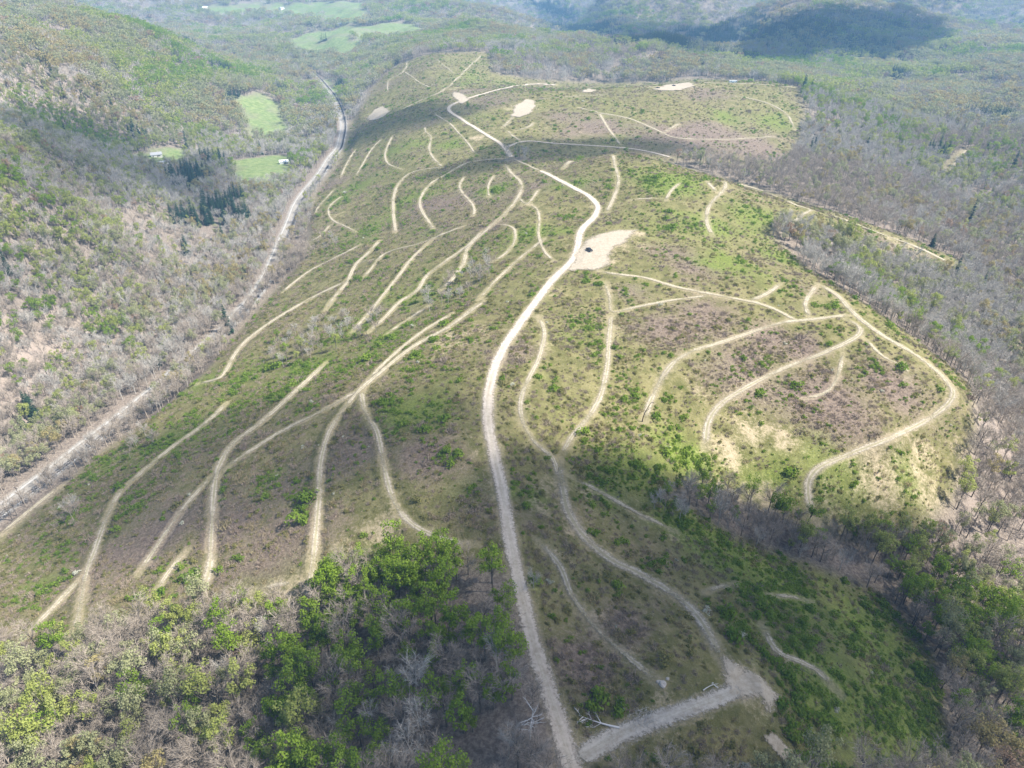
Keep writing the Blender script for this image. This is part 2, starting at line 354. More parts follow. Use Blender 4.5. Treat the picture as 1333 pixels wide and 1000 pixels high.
def blobs(lst, grow=1.25):
    a = np.zeros(GZ.shape); p = np.array(lst, float); w = unproject(p[:, 0], p[:, 1])
    wob = 1 + 0.9 * fbm(GX, GY, 16, 3, 41)
    for (px, py, r, s), q in zip(p, w):
        _, _, dep = project(q); R = r * dep / F * grow
        k = (np.abs(GX - q[0]) < 2.4 * R) & (np.abs(GY - q[1]) < 2.4 * R)
        g = s * np.exp(-(((GX[k] - q[0]) ** 2 + (GY[k] - q[1]) ** 2) / (R * R)) * 1.3 * wob[k])
        a[k] = np.maximum(a[k], g)
    return a
A_GREEN = np.clip(1.0 * blobs(GREEN, 1.5) - .02 + 0.6 * fbm(GX, GY, 38, 4, 51) * A_OPEN, 0, 1)
A_BROWN = np.clip(blobs(BROWN, 1.4) + .06 + 0.6 * fbm(GX, GY, 55, 4, 61) * A_OPEN, 0, 1)
A_TAN = np.clip(blobs(TAN), 0, 1)
A_DIRT = np.exp(-np.maximum(TDT, 0) / (.7 + 5.0 * np.maximum(fbm(GX, GY, 26, 3, 141), 0)))
A_RAIL = np.exp(-np.maximum(RD + 3.0, 0) / 2.2)
# where the leafed-out trees stand thicker / the conifers stand
LEAFY = [(60,40,60,.6),(130,50,60,.8),(190,70,40,.7),(60,110,80,.5),(20,160,50,.7),(150,150,60,.6),(120,180,40,.8),(40,200,60,.6),(170,170,25,1),(30,270,60,.9),(100,290,60,.7),(20,330,40,.6),(140,330,40,.6),(230,90,40,.7),(260,130,60,.6),(330,140,40,.9),(250,180,40,.5),(380,60,60,.6),(290,100,40,.6),(310,370,22,1),(280,385,20,1),(250,400,10,1),(90,560,25,.9),(50,580,30,1),(40,610,25,.8),(160,425,20,.8),(400,225,30,.6),(580,50,50,.9),(540,60,30,.7),(640,50,40,.6),(480,30,50,.6),(620,20,60,.5),(980,90,60,.8),(1060,110,50,.8),(1150,90,80,.7),(1090,130,50,.8),(1040,160,25,.9),(1250,110,80,.6),(1200,70,60,.6),(1300,60,60,.6),(1060,20,80,.5),(1220,20,80,.5),(820,20,60,.4),(1100,215,25,.9),(1100,320,40,.8),(1150,360,40,.8),(1180,400,30,.8),(1220,470,30,.6),(1300,330,30,.6),(1290,300,30,.5),(1310,450,20,.9),(1100,160,80,.35),(1200,180,80,.35),(1280,250,80,.35),(1150,270,60,.3),(1270,380,60,.35),(1250,330,50,.3),(1200,220,30,.5),(900,85,40,.6),(470,780,60,1),(560,770,60,.95),(620,810,50,.9),(540,860,60,.8),(430,850,45,.8),(620,900,45,.6),(480,960,50,.7),(60,930,60,.8),(160,900,40,.7),(1230,770,50,1.1),(1290,800,60,1.2),(1200,730,40,.9),(450,760,30,.8),(640,745,20,1),(230,830,40,1),(210,910,25,1.2),(100,890,40,.8),(40,900,50,.7),(320,830,30,.9),(370,880,25,1.2),(440,900,40,.9),(510,830,50,.8),(650,850,30,.8),(500,920,40,.8),(600,900,40,.6),(560,980,50,.6),(80,970,50,.9),(1190,790,40,1.3),(1240,800,40,1.3),(1280,820,40,1.3),(1270,880,45,1.3),(1300,960,40,1),(590,800,60,.9),(660,880,40,.7),(350,820,40,.7),(400,960,50,.7),(300,900,30,.5),(1210,740,30,.9),(1285,700,25,.9),(1210,690,18,.9),(1150,690,30,.9),(1080,700,40,.6),(1080,610,30,.3)]
CONIF = [(240,240,16,1.3),(258,232,16,1.3),(275,215,12,1.3),(296,213,11,1.3),(240,288,16,1),(262,292,14,1),(285,278,17,1.2),(305,270,16,1.2),(312,290,12,.9),(365,122,9,1.2),(305,127,8,1),(443,112,7,1.2),(292,92,10,.8),(230,55,20,.5),(760,42,50,.8),(850,55,55,.9),(900,45,50,.6),(930,60,40,.8),(960,75,40,.5),(1170,100,8,1.3),(1168,85,8,1.3),(1298,155,25,.5),(1220,205,14,.5),(1045,122,6,1),(180,180,10,.8),(240,330,10,.6),(40,540,8,.9),(30,560,8,.9),(425,60,25,.5),(1000,45,60,.45),(1080,45,90,.5),(1170,40,60,.4),(720,15,40,.7),(115,135,5,1)]
A_LEAF = blobs(LEAFY, 1.75); A_CON = blobs(CONIF)
PINK = blobs([(50,470,80,1),(30,520,60,1),(120,480,50,.7),(20,120,50,.7),(1290,640,60,.9),(1310,590,50,.8),(1160,300,40,.7),(1220,340,40,.8),(1000,270,10,.2),(60,400,60,.6),(150,450,50,.4),(60,90,40,.5)])

# ------------------------------------------------------------------ materials
class ShaderTree:
    def __init__(s, name):
        s.m = bpy.data.materials.new(name); s.m.use_nodes = True
        s.t = s.m.node_tree; s.t.nodes.clear(); s.out = s.n('ShaderNodeOutputMaterial')
    def n(s, typ, **kw):
        x = s.t.nodes.new(typ)
        for k, v in kw.items(): setattr(x, k, v)
        return x
    def l(s, a, b): s.t.links.new(a, b)
    def attr(s, name, typ='GEOMETRY'):
        x = s.n('ShaderNodeAttribute', attribute_name=name, attribute_type=typ); return x.outputs['Fac']
    def pos(s): return s.n('ShaderNodeNewGeometry').outputs['Position']
    def noise(s, scale, detail=4, rough=0.6, vec=None, dist=0.0):
        x = s.n('ShaderNodeTexNoise'); x.inputs['Scale'].default_value = scale; x.inputs['Detail'].default_value = detail; x.inputs['Roughness'].default_value = rough; x.inputs['Distortion'].default_value = dist
        s.l(vec or s.pos(), x.inputs['Vector']); return x.outputs['Fac']
    def math(s, op, a, b=None, c=None, clamp=False):
        x = s.n('ShaderNodeMath', operation=op, use_clamp=clamp)
        for i, v in enumerate((a, b, c)):
            if v is None: continue
            if isinstance(v, (int, float)): x.inputs[i].default_value = v
            else: s.l(v, x.inputs[i])
        return x.outputs[0]
    def ramp(s, f, a, b, lo=0.0, hi=1.0):
        x = s.n('ShaderNodeMapRange', interpolation_type='SMOOTHSTEP')
        s.l(f, x.inputs[0]); x.inputs[1].default_value = a; x.inputs[2].default_value = b; x.inputs[3].default_value = lo; x.inputs[4].default_value = hi
        return x.outputs[0]
    def mix(s, f, a, b, mode='MIX'):
        x = s.n('ShaderNodeMix', data_type='RGBA', blend_type=mode)
        for v, i in ((f, 0), (a, 6), (b, 7)):
            if isinstance(v, (int, float)): x.inputs[i].default_value = v
            elif isinstance(v, tuple): x.inputs[i].default_value = (*v, 1)
            else: s.l(v, x.inputs[i])
        return x.outputs[2]
    def bump(s, h, strength, distance):
        x = s.n('ShaderNodeBump'); x.inputs['Strength'].default_value = strength; x.inputs['Distance'].default_value = distance
        s.l(h, x.inputs['Height']); return x.outputs[0]
    def bsdf(s, color, rough=0.9, spec=0.15, normal=None, metal=0.0):
        x = s.n('ShaderNodeBsdfPrincipled')
        if isinstance(color, tuple): x.inputs['Base Color'].default_value = (*color, 1)
        else: s.l(color, x.inputs['Base Color'])
        x.inputs['Roughness'].default_value = rough; x.inputs['Specular IOR Level'].default_value = spec; x.inputs['Metallic'].default_value = metal
        if normal is not None: s.l(normal, x.inputs['Normal'])
        return x.outputs[0]
    def done(s, sh): s.l(sh, s.out.inputs['Surface']); return s.m

def mat_ground():
    m = ShaderTree('ground'); P = m.pos()
    n1 = m.noise(0.9, 6, .7); n2 = m.noise(0.16, 5, .65); n3 = m.noise(0.035, 4, .6); n4 = m.noise(3.2, 3, .7)
    g = m.attr('green'); b = m.attr('brown'); t = m.attr('tan'); d = m.attr('dirt'); o = m.attr('open'); f = m.attr('field'); pk = m.attr('pink'); rl = m.attr('ballast')
    base = m.mix(m.ramp(n2, .36, .64), (.115,.115,.042), (.205,.185,.086))          # olive grass and dead grass
    base = m.mix(m.ramp(n1, .50, .86), base, (.32,.265,.175))                        # straw
    br = m.mix(m.ramp(n1, .34, .70), (.12,.092,.075), (.255,.200,.158))            # dead brush
    gr = m.mix(m.ramp(n1, .35, .65), (.085,.13,.024), (.185,.215,.052))            # new green
    def w(a, n, lo, hi): return m.ramp(m.math('ADD', a, m.math('MULTIPLY', m.math('SUBTRACT', n, .5), 1.9)), lo, hi)
    n5 = m.math('ADD', m.math('MULTIPLY', n2, .5), m.math('MULTIPLY', n1, .5))
    c = m.mix(w(b, n5, .10, .85), base, br)
    c = m.mix(w(g, n5, .05, 1.0), c, gr)
    tn = m.math('ADD', t, m.math('MULTIPLY', m.math('SUBTRACT', n5, .5), 3.2))
    c = m.mix(m.ramp(tn, .35, 1.15), c, m.mix(n4, (.33,.265,.17), (.50,.42,.30)))
    c = m.mix(m.ramp(n4, .56, .75, 0, .45), c, (.065,.062,.032))                       # dark tufts
    lit = m.mix(m.ramp(n1, .36, .68), (.135,.112,.095), (.29,.245,.205))           # leaf litter under the trees
    lit = m.mix(w(pk, n3, .1, .9), lit, m.mix(n1, (.20,.165,.14), (.36,.30,.26)))
    c = m.mix(o, lit, c)
    fld = m.mix(m.ramp(n2, .35, .65), (.12,.17,.062), (.205,.245,.105))
    c = m.mix(f, c, fld)
    dirt = m.mix(n1, (.28,.235,.15), (.44,.375,.265))
    c = m.mix(m.ramp(m.math('ADD', d, m.math('MULTIPLY', m.math('SUBTRACT', n5, .5), 2.2)), .30, 1.2, 0, .5), c, dirt)
    c = m.mix(m.ramp(m.math('ADD', rl, m.math('SUBTRACT', n2, .5)), .3, .9, 0, .7), c, (.33,.315,.29))
    h = m.math('ADD', m.math('MULTIPLY', n1, .7), m.math('MULTIPLY', n4, .3))
    return m.done(m.bsdf(c, .95, .08, m.bump(h, .9, .8)))

def mat_dirt(name, a, b, grassy=0.25, worn=0.0, frayed=1.6, soft=.62, full=1.0):
    m = ShaderTree(name); u = m.attr('across'); ed = m.attr('edge'); lg = m.attr('along')
    n1 = m.noise(.8, 6, .7); n2 = m.noise(.12, 4, .6); n4 = m.noise(4, 3, .7)
    cx = m.n('ShaderNodeCombineXYZ'); m.l(m.math('MULTIPLY', u, 3.2), cx.inputs[0]); m.l(m.math('MULTIPLY', lg, .05), cx.inputs[1])
    st = m.noise(1.0, 4, .65, cx.outputs[0])
    c = m.mix(m.ramp(m.math('ADD', m.math('MULTIPLY', n1, .5), m.math('MULTIPLY', st, .5)), .35, .65), a, b)
    rut = m.ramp(m.math('ABSOLUTE', m.math('SUBTRACT', m.math('ABSOLUTE', u), .45)), .10, .36)
    c = m.mix(m.math('MULTIPLY', m.ramp(m.math('ADD', rut, m.math('MULTIPLY', m.math('SUBTRACT', n2, .5), 1.6)), .45, 1.0), grassy), c, (.20,.19,.085))
    c = m.mix(m.ramp(n4, .55, .8, 0, .35), c, (.18,.15,.11))
    c = m.mix(m.ramp(m.noise(.3, 5, .7), .50, .66, 0, .38), c, (.24,.20,.14))
    n3 = m.noise(1.3, 5, .75); nl = m.noise(.045, 3, .6)
    v = m.math('ADD', ed, m.math('MULTIPLY', m.math('SUBTRACT', n3, .5), frayed))
    v = m.math('SUBTRACT', v, m.math('MULTIPLY', m.ramp(nl, .46, .66), worn))
    al = m.math('MULTIPLY', m.ramp(v, .08, soft), full)
    sh = m.bsdf(c, .95, .08, m.bump(n1, .6, .3))
    tr = m.n('ShaderNodeBsdfTransparent'); mx = m.n('ShaderNodeMixShader')
    m.l(al, mx.inputs[0]); m.l(tr.outputs[0], mx.inputs[1]); m.l(sh, mx.inputs[2])
    return m.done(mx.outputs[0])

def mat_leaf(name, a, b, trans=.42):
    m = ShaderTree(name); oi = m.n('ShaderNodeObjectInfo').outputs['Random']; n = m.noise(.55, 3, .6)
    f = m.math('ADD', m.math('MULTIPLY', oi, .65), m.math('MULTIPLY', m.math('SUBTRACT', n, .3), .6), clamp=True)
    c = m.mix(f, a, b)
    d = m.n('ShaderNodeBsdfDiffuse'); t = m.n('ShaderNodeBsdfTranslucent'); mx = m.n('ShaderNodeMixShader'); mx.inputs[0].default_value = trans
    m.l(c, d.inputs[0]); m.l(c, t.inputs[0]); m.l(d.outputs[0], mx.inputs[1]); m.l(t.outputs[0], mx.inputs[2])
    return m.done(mx.outputs[0])
def mat_bark(name, a, b):
    m = ShaderTree(name); oi = m.n('ShaderNodeObjectInfo').outputs['Random']; n = m.noise(2.0, 3, .6)
    return m.done(m.bsdf(m.mix(m.math('MULTIPLY', m.math('ADD', oi, n), .5), a, b), .9, .1))
def mat_plain(name, a, rough=.6, spec=.3, metal=0.0, var=.12, scale=1.5):
    m = ShaderTree(name); n = m.noise(scale, 4, .6)
    lo = tuple(x * (1 - var) for x in a); hi = tuple(min(1, x * (1 + var)) for x in a)
    return m.done(m.bsdf(m.mix(n, lo, hi), rough, spec, None, metal))

M_GROUND = mat_ground()
M_ROAD = mat_dirt('road dirt', (.40,.345,.285), (.56,.50,.43), .15)
M_TRAIL = mat_dirt('trail dirt', (.35,.305,.235), (.54,.485,.39), .55, .42, 1.75, .85, .93)
M_PAD = mat_dirt('pad dirt', (.29,.25,.19), (.46,.405,.33), 0.0, .25)
M_SPUR = mat_dirt('spur dirt', (.33,.30,.255), (.50,.46,.40), .1, .1)
M_GRAVEL = mat_dirt('grey gravel', (.30,.28,.26), (.44,.415,.385), .1, .1)
M_BALLAST = mat_dirt('ballast', (.26,.255,.25), (.42,.41,.40), 0.0, 0.0, .5)
M_LANE = mat_dirt('pale lane', (.30,.295,.285), (.43,.42,.41), .1, .1, .5)
M_BARE = [mat_bark('grey twigs', (.335,.315,.285), (.47,.448,.41)), mat_bark('brown twigs', (.28,.238,.195), (.41,.355,.30))]
M_TRUNK = mat_bark('bark', (.085,.075,.065), (.20,.18,.165))
M_DEAD = mat_bark('bleached wood', (.50,.49,.48), (.68,.66,.64))
LEAFCOL = {'bright green': ((.17,.265,.03), (.27,.37,.06)), 'yellow green': ((.29,.335,.085), (.42,.45,.155)), 'pale olive': ((.30,.315,.165), (.40,.41,.235)), 'dull yellow': ((.34,.29,.13), (.44,.38,.19)), 'rusty brown': ((.32,.22,.15), (.42,.31,.22))}
M_LEAF = {k: mat_leaf(k, *v) for k, v in LEAFCOL.items()}
M_NEEDLE = mat_leaf('needles', (.022,.045,.028), (.045,.075,.045), .15)
M_SHRUB = [mat_leaf('shrub green', (.135,.225,.03), (.26,.35,.06), .5), mat_leaf('shrub olive', (.20,.20,.07), (.30,.285,.12), .5), mat_bark('dead brush', (.21,.165,.135), (.36,.295,.24)), mat_leaf('straw', (.30,.25,.14), (.42,.36,.22), .3), mat_leaf('whitish blossom', (.42,.43,.34), (.58,.58,.48), .3)]
M_STEEL = mat_plain('rail steel', (.16,.14,.13), .45, .5, .8)
M_TIE = mat_plain('sleeper wood', (.075,.06,.05), .9, .1)
M_POLE = mat_plain('pole wood', (.13,.10,.08), .9, .1)
M_WHITE = mat_plain('white painted', (.72,.73,.74), .5, .3)
M_SIDING = mat_plain('pale siding', (.58,.57,.54), .7, .2)
M_ROOFG = mat_plain('grey roof', (.30,.31,.33), .6, .3)
M_ROOFW = mat_plain('bright metal roof', (.70,.73,.76), .4, .5)
M_GLASS = mat_plain('dark glass', (.03,.035,.04), .12, .6)
M_PAINT = mat_plain('dark blue car paint', (.018,.022,.035), .3, .5)
M_PAINT2 = mat_plain('dark grey machine paint', (.05,.048,.045), .45, .4)
M_TYRE = mat_plain('tyre rubber', (.02,.02,.02), .9, .1)
M_CHROME = mat_plain('bright bumper metal', (.5,.5,.5), .3, .5, .9)
M_ROCK = mat_plain('pale rock', (.44,.40,.35), .95, .1, 0, .3, 2.5)
M_BLUE = mat_plain('pale blue siding', (.46,.58,.68), .5, .3)
M_WOOD = mat_plain('weathered wood', (.22,.17,.13), .9, .1)

# ------------------------------------------------------------------ mesh helpers
def mesh_np(name, V, Fc, mats=(), fm=None, smooth=False, attrs=None):
    me = bpy.data.meshes.new(name)
    V = np.asarray(V, np.float32)
    if isinstance(Fc, np.ndarray):
        nf, k = Fc.shape
        me.vertices.add(len(V)); me.vertices.foreach_set('co', V.ravel())
        me.loops.add(nf * k); me.loops.foreach_set('vertex_index', Fc.ravel().astype(np.int32))
        me.polygons.add(nf); me.polygons.foreach_set('loop_start', np.arange(nf, dtype=np.int32) * k)
        me.update(calc_edges=True)
    else:
        me.from_pydata(V.tolist(), [], Fc)
    for m in mats: me.materials.append(m)
    if fm is not None: me.polygons.foreach_set('material_index', np.asarray(fm, np.int32))
    if smooth: me.polygons.foreach_set('use_smooth', np.ones(len(me.polygons), bool))
    for k, v in (attrs or {}).items():
        a = me.attributes.new(k, 'FLOAT', 'POINT'); a.data.foreach_set('value', np.asarray(v, np.float32).ravel())
    me.validate(); me.update()
    return me

def link(name, me, parent=None, loc=None, **props):
    o = bpy.data.objects.new(name, me); COL.objects.link(o)
    if parent is not None: o.parent = parent
    if loc is not None: o.location = loc
    for k, v in props.items(): o[k] = v
    return o

class MB:
    def __init__(s): s.V = []; s.F = []; s.M = []
    def add(s, v, f, m=0):
        o = len(s.V); s.V += [tuple(map(float, q)) for q in v]; s.F += [tuple(o + i for i in q) for q in f]; s.M += [m] * len(f)
    def box(s, c, d, m=0, taper=1.0, rz=0.0):
        x, y, z = (q / 2 for q in d); v = []
        for k, (sx, sy, sz) in enumerate([(-1,-1,-1),(1,-1,-1),(1,1,-1),(-1,1,-1),(-1,-1,1),(1,-1,1),(1,1,1),(-1,1,1)]):
            tp = taper if sz > 0 else 1
            a, b = sx * x * tp, sy * y * tp
            v.append((c[0] + a * math.cos(rz) - b * math.sin(rz), c[1] + a * math.sin(rz) + b * math.cos(rz), c[2] + sz * z))
        s.add(v, [(0,3,2,1),(4,5,6,7),(0,1,5,4),(1,2,6,5),(2,3,7,6),(3,0,4,7)], m)
    def tube(s, pts, rad, n=5, m=0, cap=True):
        pts = [Vector(p) for p in pts]; rings = []; o = len(s.V); V = []
        for i, p in enumerate(pts):
            d = (pts[min(i + 1, len(pts) - 1)] - pts[max(i - 1, 0)]).normalized()
            a = d.orthogonal().normalized(); b = d.cross(a)
            for k in range(n):
                an = 2 * PI * k / n; V.append(p + (a * math.cos(an) + b * math.sin(an)) * rad[i])
        f = []
        for i in range(len(pts) - 1):
            for k in range(n): f.append((i * n + k, i * n + (k + 1) % n, (i + 1) * n + (k + 1) % n, (i + 1) * n + k))
        if cap: f.append(tuple(range(n))[::-1]); f.append(tuple((len(pts) - 1) * n + k for k in range(n)))
        s.add(V, f, m)
    def tri(s, p, d, w, m=0):
        p = Vector(p); d = Vector(d); a = d.cross(Vector((random.uniform(-1,1), random.uniform(-1,1), random.uniform(-1,1))))
        if a.length < 1e-6: return
        a = a.normalized() * w / 2
        s.add([p - a, p + a, p + d], [(0, 1, 2)], m)
    def quad(s, p, size, m=0, nrm=None):
        n = Vector((random.gauss(0,1), random.gauss(0,1), random.gauss(0.5,1))) if nrm is None else nrm
        n = n.normalized(); a = n.orthogonal().normalized(); b = n.cross(a); an = random.uniform(0, PI)
        a, b = a * math.cos(an) + b * math.sin(an), b * math.cos(an) - a * math.sin(an)
        p = Vector(p); a *= size * .5; b *= size * .5 * random.uniform(.6, 1)
        s.add([p - a * .9 - b * .5, p + a * .2 - b, p + a, p + b * .9, p - a * .7 + b * .6], [(0, 1, 2, 3, 4)], m)
    def mesh(s, name, mats, smooth=False): return mesh_np(name, s.V, s.F, mats, s.M, smooth)

# ------------------------------------------------------------------ ground, roads
idx = np.arange(NR * NT).reshape(NR, NT)
quads = np.stack([idx[:-1, :-1], idx[:-1, 1:], idx[1:, 1:], idx[1:, :-1]], -1).reshape(-1, 4)
gm = mesh_np('ground', np.stack([GX, GY, GZ], -1).reshape(-1, 3), quads, [M_GROUND], None, True,
   {'green': A_GREEN, 'brown': A_BROWN, 'tan': A_TAN, 'dirt': A_DIRT, 'open': A_OPEN, 'field': A_FIELD, 'pink': PINK, 'ballast': A_RAIL})
if gm.polygons[0].normal.z < 0: gm.flip_normals()
link('ground', gm, kind='structure')

def lift(x, y): return 0.07 + 0.00035 * np.hypot(x, y - AY)
def ribbon(name, w, width, mat, nx=7, ragged=.16, zoff=0.0, prof=None, zc=None, ends=True):
    d = np.gradient(w, axis=0); d /= np.linalg.norm(d, axis=1)[:, None] + 1e-9
    n = np.stack([d[:, 1], -d[:, 0]], 1); N = len(w)
    s = np.arange(N) * 1.2
    wl = width / 2 * (1.15 + ragged * (vnoise(s / 5, s * 0 + 3.3, 7) + vnoise(s / 17, s * 0, 9)) * 1.6)
    wr = width / 2 * (1.15 + ragged * (vnoise(s / 5, s * 0 + 8.3, 17) + vnoise(s / 17, s * 0 + 5, 19)) * 1.6)
    u = np.linspace(-1, 1, nx)
    off = np.where(u[None] < 0, u[None] * wl[:, None], u[None] * wr[:, None])
    P = w[:, None] + n[:, None] * off[..., None]
    z = H(P[..., 0], P[..., 1]) + lift(P[..., 0], P[..., 1]) + zoff
    if zc is not None: z = np.broadcast_to(zc[:, None], z.shape) + zoff
    if prof is not None: z = z + np.asarray(prof)[None]
    V = np.concatenate([P, z[..., None]], -1).reshape(-1, 3)
    k = np.arange(N * nx).reshape(N, nx)
    q = np.stack([k[:-1, :-1], k[:-1, 1:], k[1:, 1:], k[1:, :-1]], -1).reshape(-1, 4)
    e = np.broadcast_to((1 - np.abs(u))[None], (N, nx)).copy()
    if ends:
        t = np.clip(np.minimum(np.arange(N), np.arange(N)[::-1]) / 5.0, 0, 1)[:, None]; e = e * t + (t - 1) * .3
    me = mesh_np(name, V, q, [mat], None, True, {'across': np.broadcast_to(u[None], (N, nx)), 'edge': e, 'along': np.broadcast_to(s[:, None], (N, nx))})
    if me.polygons[0].normal.z < 0: me.flip_normals()
    return me
for i, (nm, wd, w) in enumerate(lines):
    mt = M_ROAD if nm == 'dirt_road' else M_SPUR if nm == 'gravel_road' else M_TRAIL
    link(nm, ribbon(nm, w, wd * 1.0, mt, 9 if nm == 'dirt_road' else 7, zoff=.012 * (i % 7) + (.1 if nm != 'trail' else 0)), kind='structure')

def pad_mesh(name, poly, mat):
    x1, y1 = poly.min(0) - 1; x2, y2 = poly.max(0) + 1
    st = max(.8, max(x2 - x1, y2 - y1) / 60)
    xs = np.arange(x1, x2, st); ys = np.arange(y1, y2, st); X, Y = np.meshgrid(xs, ys)
    dd = np.full(X.shape, 1e9)
    for a, b in zip(poly, np.roll(poly, -1, 0)):
        ab = b - a; t = np.clip(((X - a[0]) * ab[0] + (Y - a[1]) * ab[1]) / (ab @ ab + 1e-9), 0, 1)
        dd = np.minimum(dd, np.hypot(X - a[0] - t * ab[0], Y - a[1] - t * ab[1]))
    ins = inpoly(X, Y, poly); sd = np.where(ins, dd, -dd) + min(4, .3 * dd[ins].max()) * fbm(X, Y, 9, 3, 401)
    keep = sd > -1.2
    k = np.arange(X.size).reshape(X.shape)
    cell = keep[:-1, :-1] & keep[:-1, 1:] & keep[1:, 1:] & keep[1:, :-1]
    q = np.stack([k[:-1, :-1], k[:-1, 1:], k[1:, 1:], k[1:, :-1]], -1)[cell]
    used, inv = np.unique(q, return_inverse=True)
    V = np.stack([X, Y, H(X, Y) + lift(X, Y) + .12], -1).reshape(-1, 3)[used]
    me = mesh_np(name, V, inv.reshape(-1, 4), [mat], None, True, {'edge': np.clip((sd.ravel()[used] + 1.0) / min(6.0, 1.0 + .55 * sd.max()), 0, .95), 'across': np.zeros(len(used))})
    if len(me.polygons) and me.polygons[0].normal.z < 0: me.flip_normals()
    return me
for p in pads: link('dirt_clearing', pad_mesh('dirt_clearing', p, M_PAD), kind='structure')

# railway with the gravel road beside it
dR = np.gradient(RAIL, axis=0); dR /= np.linalg.norm(dR, axis=1)[:, None]; nR = np.stack([dR[:, 1], -dR[:, 0]], 1)   # nR points to the right (downline)
TRK = RAIL + nR * 3.4; ACC = RAIL - nR * 3.6
rz = RZ + .35
rw = link('railway', ribbon('ballast', TRK, 5.2, M_BALLAST, 7, .08, .0, [-.25, .1, .22, .24, .22, .1, -.25], rz, False), kind='structure')
sl = MB()
for i in range(0, len(TRK)):
    for h in (0, .5):
        if i + 1 >= len(TRK): break
        p = TRK[i] * (1 - h) + TRK[i + 1] * h
        sl.box((p[0], p[1], rz[i] + .30), (2.6, .26, .16), 0, 1, math.atan2(nR[i, 1], nR[i, 0]))
so = link('sleeper', sl.mesh('sleeper', [M_TIE]), rw, kind='stuff')
for sgn in (-1, 1):
    b = MB(); q = TRK + nR * .72 * sgn; step = 3
    b.tube([(x, y, z + .46) for (x, y), z in zip(q[::step], rz[::step])], [.09] * len(q[::step]), 4)
    link('rail', b.mesh('rail', [M_STEEL]), rw)
link('gravel_road', ribbon('gravel_road', ACC, 2.5, M_LANE, 7, .2, .05, None, RZ + .3, False), kind='structure')

#@@TREES@@
# ------------------------------------------------------------------ trees: a few grown shapes per kind
def grow_bare(seed, h, cr, twigs=1.0, low=False):
    random.seed(seed); tk = MB(); cr_ = MB()
    bx, by = random.uniform(-.06, .06) * h, random.uniform(-.06, .06) * h
    tp = lambda t: Vector((bx * t * t, by * t * t, h * t * .62))
    tk.tube([tp(t) for t in (0, .35, .7, 1)], [.24, .19, .14, .08], 4 if low else 6)
    nl = 5 if low else 9
    for i in range(nl):
        t0 = random.uniform(.45, 1); an = 2 * PI * (i + random.random() * .7) / nl
        p0 = tp(t0); out = cr * random.uniform(.55, 1.0) * (1.15 - .55 * (t0 - .45)); up = h * random.uniform(.16, .36)
        p2 = p0 + Vector((math.cos(an) * out, math.sin(an) * out, up)); p1 = p0 * .5 + p2 * .5 + Vector((math.cos(an), math.sin(an), -.6)) * .12 * out
        tk.tube([p0, p1, p2], [.085, .06, .025], 3, 0, False)
        nt = int((9 if low else 30) * twigs)
        for k in range(nt):
            s = random.uniform(.25, 1.05); q = p0 * (1 - s) ** 2 + p1 * 2 * s * (1 - s) + p2 * s * s
            d = Vector((math.cos(an) + random.gauss(0, .9), math.sin(an) + random.gauss(0, .9), random.gauss(.9, .7))).normalized() * random.uniform(.9, 2.5) * cr / 3.2
            cr_.tri(q, d, (.22 if low else .085) * random.uniform(.7, 1.3))
            if not low:
                for _ in range(3):
                    e = Vector((d.x + random.gauss(0, .8), d.y + random.gauss(0, .8), d.z + random.gauss(.2, .6))).normalized() * random.uniform(.6, 1.5)
                    cr_.tri(q + d * random.uniform(.3, .8), e, .055 * random.uniform(.7, 1.3))
    return tk, cr_
def grow_leafy(seed, h, cr, dens=1.0, low=False):
    random.seed(seed); tk = MB(); cr_ = MB()
    bx, by = random.uniform(-.06, .06) * h, random.uniform(-.06, .06) * h
    tp = lambda t: Vector((bx * t * t, by * t * t, h * t * .7))
    tk.tube([tp(t) for t in (0, .35, .7, 1)], [.23, .18, .12, .06], 4 if low else 6)
    nl = 7 if low else 17
    for i in range(nl):
        t0 = random.uniform(.5, 1); an = 2 * PI * (i * .618 + random.random() * .15); k = random.random() ** .6
        zc = random.uniform(-.75, 1); rad = cr * math.sqrt(max(.12, 1 - zc * zc * .85)) * k
        c = Vector((math.cos(an) * rad + bx, math.sin(an) * rad + by, h * .70 + zc * h * .27))
        p0 = tp(t0 * .85)
        if not low: tk.tube([p0, p0 * .45 + c * .55 + Vector((0, 0, -.3)), c], [.07, .05, .02], 3, 0, False)
        rc = cr * random.uniform(.26, .46)
        for _ in range(int((9 if low else 62) * dens * (rc / cr / .36) ** 1.5)):
            v = Vector((random.gauss(0, 1), random.gauss(0, 1), random.gauss(.15, .75))).normalized() * rc * random.uniform(.45, 1.12)
            cr_.quad(c + v, (1.25 if low else .42) * random.uniform(.6, 1.35), 0, v + Vector((random.gauss(0, .6), random.gauss(0, .6), random.gauss(.3, .6))) * rc)
    return tk, cr_
def grow_conifer(seed, h, cr, low=False):
    random.seed(seed); tk = MB(); cr_ = MB()
    tk.tube([(0, 0, 0), (0, 0, h * .5), (0, 0, h * .97)], [.24, .15, .03], 5)
    nw = 9 if low else 17
    for i in range(nw):
        t = .1 + .88 * i / nw; R = cr * (1 - t) ** .8 * random.uniform(.8, 1.1) + .2; nb = 5 if low else 9
        for k in range(nb):
            an = 2 * PI * (k + random.random() * .6) / nb; z = h * (t + random.uniform(-.02, .02)); r = R * random.uniform(.7, 1.1)
            d = Vector((math.cos(an), math.sin(an), 0)); p = Vector((0, 0, z)); e = p + d * r + Vector((0, 0, -.22 * r)); sd_ = Vector((-d.y, d.x, 0)) * r * .30
            m_ = p * .45 + e * .55
            cr_.add([p + Vector((0, 0, .1)), m_ - sd_ + Vector((0, 0, -.15)), e, m_ + sd_ + Vector((0, 0, -.15))], [(0, 1, 2), (0, 2, 3)])
    return tk, cr_
